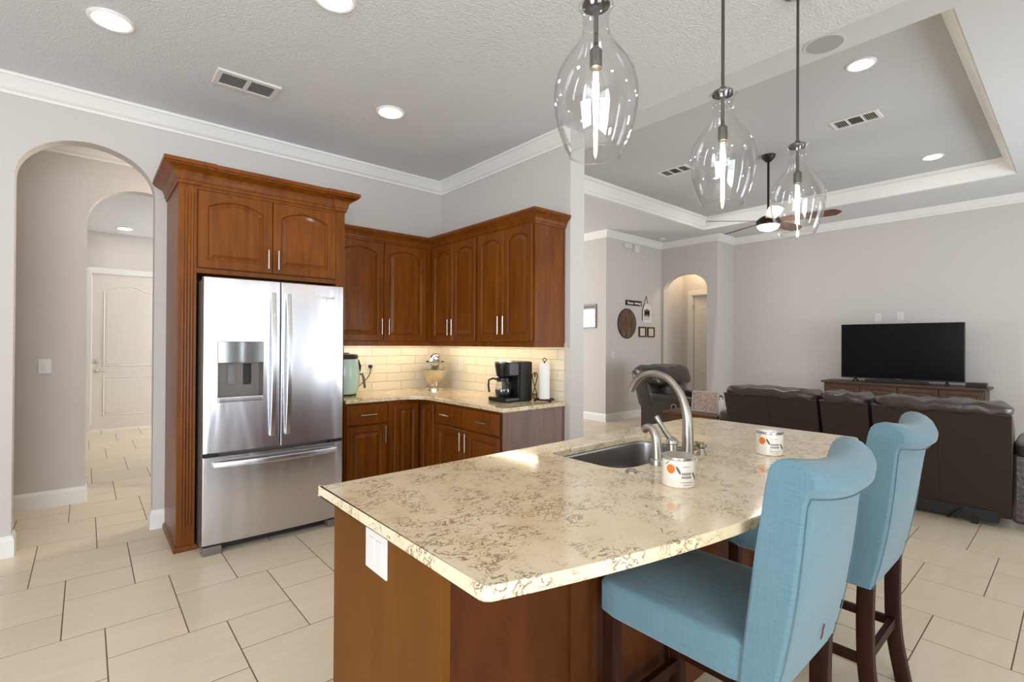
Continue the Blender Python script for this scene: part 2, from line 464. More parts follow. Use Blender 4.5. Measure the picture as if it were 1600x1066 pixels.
def curve_solid(polys, z0, z1, bev=0.):
    """closed plan polygons (holes allowed) -> solid between z0 and z1"""
    cu = bpy.data.curves.new('tmp', 'CURVE'); cu.dimensions = '2D'; cu.fill_mode = 'BOTH'
    cu.extrude = (z1 - z0) / 2 - bev; cu.bevel_depth = bev; cu.bevel_resolution = 2; cu.offset = -bev
    for pl in polys:
        s = cu.splines.new('POLY'); s.points.add(len(pl) - 1); s.use_cyclic_u = True
        for q, p in zip(s.points, pl): q.co = (p[0], p[1], 0, 1)
    o = bpy.data.objects.new('tmp', cu); COL.objects.link(o)
    me = bpy.data.meshes.new_from_object(o.evaluated_get(bpy.context.evaluated_depsgraph_get()))
    bm = B(); bm.from_mesh(me); bpy.data.objects.remove(o); bpy.data.curves.remove(cu); bpy.data.meshes.remove(me)
    bmesh.ops.remove_doubles(bm, verts=bm.verts[:], dist=1e-5)
    bmesh.ops.translate(bm, verts=bm.verts[:], vec=(0, 0, (z0 + z1) / 2))
    return bm


def text_bm(s, size, mtx, depth=.0006, shear=0.):
    cu = bpy.data.curves.new('tmp', 'FONT'); cu.body = s; cu.size = size; cu.extrude = depth; cu.shear = shear
    cu.align_x = 'CENTER'; cu.align_y = 'CENTER'
    o = bpy.data.objects.new('tmp', cu); COL.objects.link(o)
    me = bpy.data.meshes.new_from_object(o.evaluated_get(bpy.context.evaluated_depsgraph_get()))
    bm = B(); bm.from_mesh(me); bpy.data.objects.remove(o); bpy.data.curves.remove(cu); bpy.data.meshes.remove(me)
    bmesh.ops.transform(bm, matrix=mtx, verts=bm.verts[:])
    return bm


def frm(o, u, v):
    u, v = Vector(u), Vector(v); n = u.cross(v)
    return Matrix(((u.x, v.x, n.x, o[0]), (u.y, v.y, n.y, o[1]), (u.z, v.z, n.z, o[2]), (0, 0, 0, 1)))


def roundpoly(pts, rads, seg=6):
    out = []; n = len(pts)
    for i in range(n):
        p = Vector(pts[i]); a = Vector(pts[i - 1]); b = Vector(pts[(i + 1) % n]); r = rads[i] if isinstance(rads, (list, tuple)) else rads
        if r <= 0: out.append(tuple(p)); continue
        d1 = (a - p).normalized(); d2 = (b - p).normalized()
        q0 = p + d1 * r; q1 = p + d2 * r
        for k in range(seg + 1):
            t = k / seg; out.append(tuple((1 - t) ** 2 * q0 + 2 * t * (1 - t) * p + t * t * q1))
    return out


def pillow(bm, x0, x1, y0, y1, z0, z1, e=.35, nx=16, ny=10, nz=6, fn=None):
    """soft box: superellipsoid-like grid; fn(p) may move points"""
    c = Vector(((x0 + x1) / 2, (y0 + y1) / 2, (z0 + z1) / 2)); h = Vector(((x1 - x0) / 2, (y1 - y0) / 2, (z1 - z0) / 2))
    r = bmesh.ops.create_cube(bm, size=2); vs = r['verts']
    es = list({ed for v in vs for ed in v.link_edges})
    bmesh.ops.subdivide_edges(bm, edges=es, cuts=9, use_grid_fill=True)
    allv = [v for v in bm.verts if v.tag is False]
    for v in allv:
        p = v.co.copy(); s = p.normalized()
        k = 2 / e
        f = (abs(s.x) ** k + abs(s.y) ** k + abs(s.z) ** k) ** (-1 / k)
        q = s * f
        q = Vector((q.x * h.x, q.y * h.y, q.z * h.z)) + c
        if fn: q = Vector(fn(q))
        v.co = q; v.tag = True
    return bm


# ------------------------------------------------------------------ the setting
HK, HL, HT = 3.05, 3.37, 3.57          # kitchen, living and tray ceiling heights
XR = 2.85; YB = 4.45                    # kitchen right and back walls


def arch_wall(fr, u0, u1, h, a0, a1, spring, rise, th):
    """wall slab with one arched opening; fr.n points to the viewer, slab goes behind"""
    bm = B(); N = 28
    arc = [(a0 + (a1 - a0) * .5 * (1 - math.cos(math.pi * i / N)), spring + rise * math.sin(math.pi * i / N)) for i in range(N + 1)]
    for n in (0, -th):
        quads = [[(u0, 0), (a0, 0), (a0, spring), (u0, spring)], [(u0, spring), (a0, spring), (a0, h), (u0, h)],
                 [(a1, 0), (u1, 0), (u1, spring), (a1, spring)], [(a1, spring), (u1, spring), (u1, h), (a1, h)]]
        for i in range(N):
            quads.append([arc[i], arc[i + 1], (arc[i + 1][0], h), (arc[i][0], h)])
        for q in quads: bm.faces.new([bm.verts.new(fr.p(a, b, n)) for a, b in q])
    prof = [(a0, 0)] + arc + [(a1, 0)]
    for p, q in zip(prof, prof[1:]):
        bm.faces.new([bm.verts.new(fr.p(*p, 0)), bm.verts.new(fr.p(*q, 0)), bm.verts.new(fr.p(*q, -th)), bm.verts.new(fr.p(*p, -th))])
    for a in (u0, u1): bm.faces.new([bm.verts.new(fr.p(*p)) for p in ((a, 0, 0), (a, h, 0), (a, h, -th), (a, 0, -th))])
    bm.faces.new([bm.verts.new(fr.p(*p)) for p in ((u0, h, 0), (u1, h, 0), (u1, h, -th), (u0, h, -th))])
    bmesh.ops.remove_doubles(bm, verts=bm.verts[:], dist=1e-4)
    return bm


# floor: 18 inch and 12 inch squares in a pinwheel lattice over grout
bm = B()
gv = [bm.verts.new(p) for p in ((-5.2, -3.3, -.0008), (10.6, -3.3, -.0008), (10.6, 10.5, -.0008), (-5.2, 10.5, -.0008))]
bm.faces.new(gv).material_index = 1
tone = bm.loops.layers.float_color.new('tone')
ta, tb, g = .456, .2995, .0025
for i in range(-40, 60):
    for j in range(-40, 60):
        ox = .378 + i * ta + j * tb; oy = 2.754 - i * tb + j * ta
        for (x0, y0, s) in ((ox, oy, ta), (ox + ta, oy + ta - tb, tb)):
            if x0 < -5.2 or x0 + s > 10.6 or y0 < -3.3 or y0 + s > 10.5: continue
            a, b, c, d = x0 + g, x0 + s - g, y0 + g, y0 + s - g
            k = random.uniform(.93, 1.0); w = random.uniform(-.012, .012)
            top = [bm.verts.new(p) for p in ((a + .001, c + .001, 0), (b - .001, c + .001, 0), (b - .001, d - .001, 0), (a + .001, d - .001, 0))]
            low = [bm.verts.new(p) for p in ((a, c, -.0009), (b, c, -.0009), (b, d, -.0009), (a, d, -.0009))]
            fs = [bm.faces.new(top)] + [bm.faces.new((low[q], low[(q + 1) % 4], top[(q + 1) % 4], top[q])) for q in range(4)]
            for f in fs:
                for l in f.loops: l[tone] = (k + w, k, k - w, 1)
struct('floor', bm, ['tile', 'grout'], smooth=0)

BACK = Fr((0, YB, 0), (1, 0, 0)); HALL = Fr((0, 5.58, 0), (1, 0, 0))
struct('wall_back', arch_wall(BACK, -5.12, XR, HK, -.352, .376, 2.43, .30, .12), 'wall')
struct('partition_wall', boxm(XR, 3.012, 2.612, 8.0, 0, HL + .2), 'wall')
bm = B(); box(bm, XR, 3.012, 8.0, 9.5, 0, .95); box(bm, XR, 3.012, 8.0, 9.5, 2.4, HL + .2); box(bm, XR, 3.012, 9.5, 10.2, 0, HL + .2)
struct('dining_wall', bm, 'wall')
struct('hallway_wall', arch_wall(HALL, -5.12, XR, HK, .002, .76, 2.41, .315, .12), 'wall')
bm = B(); box(bm, -1.3, .06, 9.85, 9.97, 0, HK); box(bm, .98, XR, 9.85, 9.97, 0, HK); box(bm, .06, .98, 9.85, 9.97, 2.41, HK)
struct('wall_far', bm, 'wall')
struct('vestibule_wall', boxm(-1.3, -1.18, 5.70, 9.85, 0, HK), 'wall')
bm = B()
for y0, y1, z0, z1 in ((-3.15, -2.25, 0, HK), (1.05, 5.7, 0, HK), (-2.25, 1.05, 0, .25), (-2.25, 1.05, 2.55, HK)): box(bm, -5.12, -5.0, y0, y1, z0, z1)
struct('wall_left', bm, 'wall')
bm = B(); e = [-5.12] + [q for w in REAR_WINDOWS for q in (w[0], w[1])] + [9.6]
for k in range(0, len(e), 2): box(bm, e[k], e[k + 1], -3.15, -3.0, 0, HL)
for x0, x1, z0, z1 in REAR_WINDOWS: box(bm, x0, x1, -3.15, -3.0, z1, HL)
struct('wall_rear', bm, 'wall')
for k, (x0, x1, z0, z1) in enumerate(REAR_WINDOWS):
    bm = B()
    box(bm, x0, x0 + .06, -3.1, -3.04, 0, z1); box(bm, x1 - .06, x1, -3.1, -3.04, 0, z1); box(bm, x0, x1, -3.1, -3.04, z1 - .06, z1); box(bm, x0, x1, -3.1, -3.04, 0, .06)
    box(bm, (x0 + x1) / 2 - .03, (x0 + x1) / 2 + .03, -3.1, -3.04, .06, z1 - .06)
    struct('window_%d' % (k + 1), bm, 'trim')
bm = B()
box(bm, 2.96, 2.99, 8.0, 8.06, .95, 2.4); box(bm, 2.96, 2.99, 9.44, 9.5, .95, 2.4); box(bm, 2.96, 2.99, 8.0, 9.5, .95, 1.01); box(bm, 2.96, 2.99, 8.0, 9.5, 2.34, 2.4)
WIN5 = struct('window_5', bm, 'trim')
W1X, W2Y, W3X, W4Y, W5X = 6.92, 5.49, 8.66, 4.34, 9.27
struct('dining_side_wall', boxm(W1X, W1X + .12, W2Y + .12, 10.2, 0, HL), 'wall')
struct('gallery_wall', boxm(W1X, W3X + .14, W2Y, W2Y + .12, 0, HL), 'wall')
ARCH3 = Fr((W3X, 0, 0), (0, -1, 0))
struct('alcove_wall', arch_wall(ARCH3, -W2Y - .04, -W4Y, HL, -5.435, -4.54, 2.42, .30, .14), 'wall')
struct('return_wall', boxm(W3X + .14, 9.52, W4Y, W4Y + .12, 0, HL), 'wall')
struct('media_wall', boxm(W5X, W5X + .12, -3.0, W4Y, 0, HL), 'wall')
bm = B(); box(bm, 9.42, 9.54, 5.26, 5.7, 0, HL); box(bm, 9.42, 9.54, 4.46, 5.26, 2.38, HL)
struct('passage_wall', bm, 'wall')
struct('passage_side_wall', boxm(W3X + .14, 9.42, W2Y - .03, W2Y + .12, 0, HL), 'wall')
struct('bedroom_wall', boxm(10.4, 10.5, 3.8, 6.4, 0, HL), 'wall')
struct('wall_north', boxm(XR, 7.1, 10.2, 10.32, 0, HL), 'wall')
struct('ceiling', boxm(-5.12, 3.012, -3.15, YB + .0, HK, HL + .2), 'ceiling')
struct('hallway_ceiling', boxm(-5.12, XR, YB, 9.97, HK, HK + .1), 'soffit')
bm = B()
TX0, TX1, TY0, TY1 = 3.87, 8.16, .50, 4.34
for x0, x1, y0, y1 in ((3.012, TX0, -3.15, 10.3), (TX1, 10.5, -3.15, 10.3), (TX0, TX1, -3.15, TY0), (TX0, TX1, TY1, 10.3)):
    box(bm, x0, x1, y0, y1, HL, HT)
struct('living_ceiling', bm, 'soffit')
struct('tray_ceiling', boxm(TX0 - .05, TX1 + .05, TY0 - .05, TY1 + .05, HT, HT + .1), 'tray')

CROWN = [(0, -.115), (.012, -.115), (.014, -.098), (.028, -.09), (.036, -.078), (.052, -.052), (.072, -.03), (.078, -.022), (.088, -.02), (.09, -.001), (0, -.001)]
BASE = [(0, 0), (.016, 0), (.016, .104), (.012, .116), (.010, .126), (.004, .136), (0, .136)]
def at(prof, z): return [(d, z + h) for d, h in prof]
struct('trim_1', sweep(B(), [(-5.0, YB), (XR, YB), (XR, 2.615)], at(CROWN, HK)), 'trim')
struct('trim_2', sweep(B(), [(-5.0, 5.58), (XR, 5.58)], at(CROWN, HK)), 'trim')
struct('trim_3', sweep(B(), [(W1X, 10.2), (W1X, W2Y), (W3X, W2Y), (W3X, W4Y), (W5X, W4Y), (W5X, -3.0)], at(CROWN, HL)), 'trim')
TRAY = [(0, -.19), (.012, -.19), (.016, -.165), (.03, -.155), (.04, -.14), (.058, -.10), (.085, -.055), (.094, -.045), (.105, -.04), (.108, -.001), (0, -.001)]
struct('trim_4', sweep(B(), [(TX0, TY0), (TX0, TY1), (TX1, TY1), (TX1, TY0)], at(TRAY, HT), closed=True), 'trim')
bm = B(); sweep(bm, [(-5.0, YB), (-.352, YB), (-.352, YB + .12)], BASE); sweep(bm, [(.376, YB + .12), (.376, YB), (.448, YB)], BASE)
struct('baseboard_back', bm, 'trim')
bm = B(); sweep(bm, [(-5.0, 5.58), (.002, 5.58), (.002, 5.70)], BASE)
struct('hallway_baseboard', bm, 'trim')
bm = B(); sweep(bm, [(W1X, 10.2), (W1X, W2Y), (W3X, W2Y)], BASE); sweep(bm, [(W3X, 4.54), (W3X, W4Y), (W5X, W4Y), (W5X, -3.0)], BASE)
struct('living_baseboard', bm, 'trim')
struct('baseboard_partition', sweep(B(), [(XR, 2.655), (XR, 2.612), (3.012, 2.612), (3.012, 8.0)], BASE, side=1), 'trim')

def casing(fr, u0, u1, v1, w, n0, n1):
    bm = B(); pl = [(u0 - w, 0), (u0, 0), (u0, v1), (u1, v1), (u1, 0), (u1 + w, 0), (u1 + w, v1 + w), (u0 - w, v1 + w)]
    for n in (n0, n1):
        for q in ((0, 1, 2, 7), (7, 2, 3, 6), (6, 3, 4, 5)): bm.faces.new([bm.verts.new(fr.p(*pl[k], n)) for k in q])
    for k in range(8): bm.faces.new([bm.verts.new(fr.p(*pl[a], n)) for a, n in ((k, n0), ((k + 1) % 8, n0), ((k + 1) % 8, n1), (k, n1))])
    bmesh.ops.remove_doubles(bm, verts=bm.verts[:], dist=1e-5)
    return bm


# door at the end of the far hallway
DF = Fr((.06, 9.84, 0), (1, 0, 0))
bm = B(); fbox(bm, DF, .003, .91, .012, 2.40, -.055, -.02)
door1 = struct('door_1', bm, 'door')
bm = B(); moulded(bm, DF, .135, .775, .98, 2.24, -.02, .09, 'cos'); moulded(bm, DF, .135, .775, .22, .82, -.02)
struct('panel_moulding', bm, 'door', door1)
struct('casing', casing(DF, .0, .913, 2.41, .088, -.011, .012), 'trim', door1)
for v, nm in ((.915, 'door_lever'), (1.06, 'deadbolt')):
    bm = B(); c = DF.p(.06, v, 0)
    lathe(bm, [(.0, -.02), (.03, -.02), (.032, .0), (.02, .012), (.012, .03), (0, .032)], (0, 0, 0), 20, False, False, 'y')
    bmesh.ops.scale(bm, vec=(1, -1, 1), verts=bm.verts[:]); bmesh.ops.translate(bm, vec=c + Vector((0, -.0, 0)), verts=bm.verts[:])
    if nm == 'door_lever': tube(bm, [c + Vector((0, -.03, 0)), c + Vector((.05, -.045, 0)), c + Vector((.11, -.04, -.005))], .008, 8)
    struct(nm, bm, 'nickel', door1)

# passage door standing ajar beyond the living room arch
DP = Fr((9.42, 5.26, 0), (0, -1, 0))
bm = casing(DP, 0, .80, 2.38, .09, -.001, .016)
fbox(bm, DP, 0, .02, 0, 2.38, -.12, 0); fbox(bm, DP, 0, .8, 2.36, 2.38, -.12, 0)
door2 = struct('door_2', bm, 'door')
bm = B(); D0 = Fr((0, 0, 0), (0, -1, 0))
fbox(bm, D0, 0, .76, .012, 2.345, -.036, 0); moulded(bm, D0, .11, .65, .98, 2.2, 0, .09, 'cos'); moulded(bm, D0, .11, .65, .2, .82, 0)
bmesh.ops.transform(bm, matrix=Matrix.Translation((9.46, 5.222, 0)) @ Matrix.Rotation(R(14), 4, 'Z'), verts=bm.verts[:])
struct('door_leaf', bm, 'door', door2)
bm = B()
for v in (.35, 1.2, 2.1):
    lathe(bm, [(0, 0), (.009, 0), (.009, .1), (0, .1)], DP.p(.024, v, -.005), 10)
struct('hinge', bm, 'nickel', door2)

# ------------------------------------------------------------------ backsplash
bm = B(); box(bm, 1.555, XR - .008, YB - .008, YB - .001, .915, 1.375); box(bm, XR - .008, XR - .001, 2.662, YB - .001, .915, 1.375)
o = struct('trim_5', bm, 'subway', smooth=0)

# ------------------------------------------------------------------ cabinets
def cab_crown_prof(h=.105, p=.06):
    k = h / .115
    return [(q, z * k) for q, z in ((0, -.022), (.008, -.022), (.010, -.004), (.016, .002), (.017, .012), (.020, .030), (.030, .052), (p * .8, .074), (p * .9, .078), (p * .9, .086), (p, .090), (p, .115), (0, .115))]


# tall surround over and beside the refrigerator
YP = 3.844
t = thing('refrigerator_cabinet', 'tall cherry wood surround built over and beside the steel refrigerator', 'cabinet', (1.0, 4.15, 0))
FP = Fr((0, YP, 0), (1, 0, 0))
obj('side_panel', boxm(.448, .552, YP, YB - .002, .02, 2.43, .002), 'cherry', t)
obj('side_panel', boxm(1.482, 1.553, YP, YB - .002, .0, 2.43, .002), 'cherry', t)
def flutes(u0, u1, v0, v1, n=4):
    bm = B(); w = (u1 - u0) / n
    for k in range(n):
        c = u0 + w * (k + .5); r = w * .42
        sec = [(c + r * math.cos(a), .0005 + r * .55 * math.sin(a)) for a in [math.pi * i / 8 for i in range(9)]]
        loops(bm, [[FP.p(a, v, b) for a, b in sec] for v in (v0, v1)], True, True)
    return bm
obj('fluted_pilaster', flutes(.468, .536, .16, 2.36), 'cherry', t)
obj('fluted_pilaster', flutes(1.496, 1.542, 1.86, 2.36), 'cherry', t)
obj('plinth', sweep(B(), [(.448, YB - .02), (.448, YP), (.552, YP), (.552, YP + .1)], [(0, 0), (.014, 0), (.014, .02), (.008, .032), (0, .036)], side=-1), 'cherry', t)
obj('body', boxm(.552, 1.482, YP + .012, YB - .002, 1.83, 2.43), 'cherry', t)
for v0, v1 in ((1.83, 1.862), (2.385, 2.43)): obj('face_rail', fbox(B(), FP, .552, 1.482, v0, v1, -.012, 0, .002), 'cherry', t)
for u0, u1, hu in ((.556, 1.016, .985), (1.02, 1.478, 1.052)):
    d = obj('door', panel_door(B(), FP, u0, u1, 1.866, 2.382, -.01, .022, rise=.05), 'cherry', t, 14)
    handle(FP, hu, 1.895, 2.03, .012, d)
bm = B()
CP = [(q, 2.43 + z) for q, z in cab_crown_prof(.115, .088)]
sweep(bm, [(.448, YB - .002), (.448, YP - .012), (.56, YP - .012), (.56, YP), (1.475, YP), (1.475, YP - .012), (1.553, YP - .012), (1.553, YB - .002)], CP, side=-1)
box(bm, .448, 1.553, YP - .012, YB - .002, 2.43, 2.44)
obj('crown', bm, 'cherry', t)

# wall cabinets
YU = 4.12; XU = 2.52; ZB, ZT = 1.372, 2.285
FU = Fr((0, YU, 0), (1, 0, 0)); FX = Fr((XU, 0, 0), (0, -1, 0))
def crown_piece(side):
    bm = sweep(B(), [(1.555, YU), (XU, YU), (XU, 2.662), (XR - .01, 2.662)], [(q, ZT + z) for q, z in cab_crown_prof(.083, .066)], side=-1)
    cuts = {0: [((XU, YU, 0), (1, 1, 0), True)], 1: [((XU, YU, 0), (1, 1, 0), False), ((0, 3.365, 0), (0, -1, 0), True)], 2: [((0, 3.364, 0), (0, -1, 0), False)]}[side]
    # the corner mitre runs along the diagonal towards the room
    for co, no, outer in cuts:
        no = Vector((1, -1, 0)) if no == (1, 1, 0) else Vector(no)
        r = bmesh.ops.bisect_plane(bm, geom=bm.verts[:] + bm.edges[:] + bm.faces[:], plane_co=co, plane_no=no, clear_outer=outer, clear_inner=not outer)
        bmesh.ops.holes_fill(bm, edges=[e for e in bm.edges if e.is_boundary], sides=0)
    return bm


t = thing('upper_cabinet', 'two-door cherry wall cabinet between the refrigerator surround and the corner', 'cabinet', (2.0, 4.3, ZB), 'cherry wall cabinets')
obj('body', boxm(1.555, XR - .01, YU + .001, YB - .009, ZB, ZT), 'cherry', t)
bm = B(); fbox(bm, FU, 1.555, XU - .0, ZB - .03, ZB + .012, -.02, .004, .002)
obj('light_rail', bm, 'cherry', t)
obj('crown', crown_piece(0), 'cherry', t)
for u0, u1, hu in ((1.575, 2.018, 1.990), (2.024, 2.458, 2.058)):
    d = obj('door', panel_door(B(), FU, u0, u1, 1.388, 2.262, .001, .02, rise=.045), 'cherry', t, 14)
    handle(FU, hu, 1.445, 1.585, .021, d)
for ya, yb, lab in ((4.095, 3.366, 'two-door cherry wall cabinet meeting the corner, above the outlet by the mixer'),
                    (3.364, 2.662, 'two-door cherry wall cabinet at the open end, above the coffee maker')):
    t = thing('upper_cabinet', lab, 'cabinet', (2.69, (ya + yb) / 2, ZB), 'cherry wall cabinets')
    obj('body', boxm(XU + .001, XR - .009, yb, min(ya, YU - .002), ZB, ZT), 'cherry', t)
    m = (ya + yb) / 2 - .004
    fbox_bm = B(); fbox(fbox_bm, FX, -(YU + .02 if ya > 4 else ya), -yb, ZB - .03, ZB + .012, -.02, .004, .002)
    if yb < 2.7: box(fbox_bm, XU, XR - .01, yb - .002, yb + .02, ZB - .03, ZB + .012, .002)
    obj('light_rail', fbox_bm, 'cherry', t)
    obj('crown', crown_piece(1 if ya > 4 else 2), 'cherry', t)
    for a, b, hy in ((ya - .018, m + .002, m + .032), (m - .002, yb + .016, m - .032)):
        d = obj('door', panel_door(B(), FX, -a, -b, 1.388, 2.268, .001, .02, stile=.055, rise=.04), 'cherry', t, 14)
        handle(FX, -hy, 1.442, 1.584, .021, d)
for k, (x0, x1, y0, y1) in enumerate(((1.62, 2.75, 4.2, 4.225), (2.62, 2.645, 2.75, 4.1))):
    bm = boxm(x0, x1, y0, y1, ZB - .014, ZB - .001)
    solo('under_cabinet_light', bm, 'undercab', ('warm light strip under the wall cabinet beside the refrigerator' if k == 0 else 'warm light strip under the wall cabinets over the coffee maker'), 'light', None, 'under-cabinet lights')

# base cabinets
YF, XF = 3.835, 2.245; ZC = .882
FB = Fr((0, YF, 0), (1, 0, 0)); FXB = Fr((XF, 0, 0), (0, -1, 0))
t = thing('base_cabinet', 'base cabinet with one drawer over one door beside the refrigerator', 'cabinet', (1.74, 4.1, 0), 'cherry base cabinets')
obj('body', boxm(1.555, 1.930, YF + .001, YB - .002, .1, ZC), 'cherry', t)
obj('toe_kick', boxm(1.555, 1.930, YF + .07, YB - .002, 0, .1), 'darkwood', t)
d = obj('drawer', box(B(), 1.567, 1.918, YF - .02, YF, .706, .862, .004), 'cherry', t)
handle(FB, .784, 1.672, 1.812, .02, d, True)
d = obj('door', panel_door(B(), FB, 1.567, 1.918, .115, .692, 0, .02, rise=0), 'cherry', t, 14)
handle(FB, 1.892, .54, .68, .02, d)
t = thing('base_cabinet', 'corner base cabinet with a folding pair of narrow tall doors', 'cabinet', (2.3, 4.0, 0), 'cherry base cabinets')
bm = B(); box(bm, 1.932, XR - .002, YF + .001, YB - .002, .1, ZC); box(bm, XF + .001, XR - .002, 3.572, YF + .001, .1, ZC)
obj('body', bm, 'cherry', t)
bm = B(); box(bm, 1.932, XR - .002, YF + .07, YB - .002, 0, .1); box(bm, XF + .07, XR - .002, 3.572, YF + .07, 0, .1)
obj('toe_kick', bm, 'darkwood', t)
obj('door', panel_door(B(), FB, 1.985, XF - .03, .115, .845, 0, .02, stile=.05, rise=0), 'cherry', t, 14)
obj('door', panel_door(B(), FXB, -YF + .03, -3.594, .115, .845, 0, .02, stile=.05, rise=0), 'cherry', t, 14)
t = thing('base_cabinet', 'wide base cabinet with a long drawer over two doors and grey-brown end', 'cabinet', (2.55, 3.1, 0), 'cherry base cabinets')
obj('body', boxm(XF + .001, XR - .002, 2.684, 3.57, .1, ZC), 'cherry', t)
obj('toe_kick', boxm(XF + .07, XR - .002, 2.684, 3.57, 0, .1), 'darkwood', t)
obj('end_panel', boxm(XF - .016, XR - .002, 2.664, 2.683, 0, ZC, .002), 'endpanel', t)
d = obj('drawer', box(B(), XF - .02, XF, 2.705, 3.55, .708, .862, .004), 'cherry', t)
for yy in (3.38, 2.90): handle(FXB, .784, -yy - .065, -yy + .065, .02, d, True)
for a, b, hy in ((3.55, 3.132, 3.162), (3.124, 2.705, 3.092)):
    d = obj('door', panel_door(B(), FXB, -a, -b, .115, .692, 0, .02, rise=0), 'cherry', t, 14)
    handle(FXB, -hy, .535, .675, .02, d)
pl = roundpoly([(1.555, 3.80), (2.10, 3.80), (2.21, 3.69), (2.21, 2.645), (XR - .009, 2.645), (XR - .009, YB - .009), (1.555, YB - .009)], [.0, .05, .05, .015, .0, 0, 0])
solo('countertop', curve_solid([pl], ZC + .001, .914, .005), 'quartz', 'L-shaped cream quartz countertop over the corner base cabinets', 'countertop')

# ------------------------------------------------------------------ refrigerator
t = thing('refrigerator', 'stainless steel French door refrigerator with water dispenser and bottom freezer', 'refrigerator', (1.02, 4.0, 0))
FY = 3.66; FF = Fr((0, FY, 0), (1, 0, 0)); FX0, FX1, FXM = .565, 1.474, 1.024
obj('body', boxm(FX0 + .004, FX1 - .004, FY + .075, YB - .03, .03, 1.775, .004), 'deepgrey', t)
def bow(u): return .014 * (1 - ((u - (FX0 + FX1) / 2) / ((FX1 - FX0) / 2)) ** 2)
def door_skin(u0, u1, v0, v1, hole=None, nb=-.07):
    bm = B(); eu = .006
    us = [u0, u0 + eu * .3, u0 + eu] + [u0 + eu + (u1 - u0 - 2 * eu) * i / 14 for i in range(1, 14)] + [u1 - eu, u1 - eu * .3, u1]
    vs = [v0, v0 + .004, v1 - .004, v1]
    if hole: us = sorted(set(us + [hole[0], hole[1]])); vs = sorted(set(vs + [hole[2], hole[3]]))
    def nn(u, v):
        d = min(u - u0, u1 - u, v - v0, v1 - v); return bow(u) - (.006 * (1 - min(d / .006, 1)) ** 2)
    G = [[bm.verts.new(FF.p(u, v, nn(u, v))) for v in vs] for u in us]
    for i in range(len(us) - 1):
        for j in range(len(vs) - 1):
            um, vm = (us[i] + us[i + 1]) / 2, (vs[j] + vs[j + 1]) / 2
            if hole and hole[0] < um < hole[1] and hole[2] < vm < hole[3]: continue
            bm.faces.new((G[i][j], G[i + 1][j], G[i + 1][j + 1], G[i][j + 1]))
    rim = [G[i][0] for i in range(len(us))] + [G[-1][j] for j in range(1, len(vs))] + [G[i][-1] for i in range(len(us) - 2, -1, -1)] + [G[0][j] for j in range(len(vs) - 2, 0, -1)]
    bk = [bm.verts.new((v.co.x, FY - nb, v.co.z)) for v in rim]
    n = len(rim)
    for i in range(n): bm.faces.new((rim[i], rim[(i + 1) % n], bk[(i + 1) % n], bk[i]))
    bm.faces.new(bk)
    return bm
HO = (.645, .915, .976, 1.374)
dl = obj('door', door_skin(FX0, FXM - .003, .650, 1.79, HO), 'stainless', t)
dr = obj('door', door_skin(FXM + .003, FX1, .650, 1.79), 'stainless', t)
fz = obj('freezer_drawer', door_skin(FX0, FX1, .062, .628), 'stainless', t)
# dispenser recess
bm = B(); y0 = FY - .008; y1 = FY + .058
loops(bm, [[(HO[0], y0, HO[2]), (HO[1], y0, HO[2]), (HO[1], y0, HO[3]), (HO[0], y0, HO[3])], [(HO[0] + .012, y1, HO[2] + .01), (HO[1] - .012, y1, HO[2] + .01), (HO[1] - .012, y1, HO[3]), (HO[0] + .012, y1, HO[3])]], False, True)
disp = obj('dispenser', bm, 'deepgrey', dl, 0)
bm = B(); arc = [(HO[0] + .002 + (HO[1] - HO[0] - .004) * i / 10, FY - .012 - .012 * math.sin(math.pi * i / 10)) for i in range(11)]
loops(bm, [[(x, y, 1.236) for x, y in arc] + [(arc[-1][0], FY + .04, 1.236), (arc[0][0], FY + .04, 1.236)], [(x, y, 1.371) for x, y in arc] + [(arc[-1][0], FY + .04, 1.371), (arc[0][0], FY + .04, 1.371)]])
obj('control_panel', bm, 'darkglass', dl)
for u in (.735, .83):
    bm = B(); box(bm, u - .024, u + .024, y1 - .012, y1 - .001, 1.085, 1.225, .004); box(bm, u - .015, u + .015, y1 - .016, y1 - .011, 1.10, 1.215, .003)
    obj('paddle', bm, 'softblack' if u > .8 else 'frame_grey', dl)
obj('drip_tray', boxm(HO[0] + .002, HO[1] - .002, FY - .018, FY + .05, HO[2], HO[2] + .035, .004), 'stainless', dl)
for par, u in ((dl, .972), (dr, 1.072)):
    bm = B(); pts = [FF.p(u, .73 + .98 * i / 20, .028 + .034 * math.sin(math.pi * i / 20)) for i in range(21)]
    bar(bm, pts, .03, .014, (1, 0, 0))
    for v in (.75, 1.69): fbox(bm, FF, u - .011, u + .011, v - .02, v + .02, .004, .03, .003)
    obj('handle', bm, 'stainless', par)
bm = B(); pts = [FF.p(.622 + .79 * i / 20, .578, .03 + .04 * math.sin(math.pi * i / 20)) for i in range(21)]
bar(bm, pts, .034, .014, (0, 0, 1))
for u in (.645, 1.39): fbox(bm, FF, u - .02, u + .02, .566, .59, .004, .034, .003)
obj('handle', bm, 'stainless', fz)
obj('logo', text_bm('Whirlpool', .032, frm((1.335, FY - .0085, 1.70), (1, 0, 0), (0, 0, 1)), .0015), 'plate', dr)
obj('base_grille', boxm(FX0 + .08, FX1 - .08, FY + .06, FY + .09, .012, .06), 'softblack', t)
for x in (FX0 + .002, FX1 - .112):
    obj('foot', boxm(x, x + .11, FY - .008, FY + .09, 0.0, .055, .008), 'deepgrey', t)
for x in (FX0 + .01, FX1 - .09):
    obj('hinge_cover', boxm(x, x + .08, FY + .01, FY + .07, .629, .648, .002), 'softblack', t)

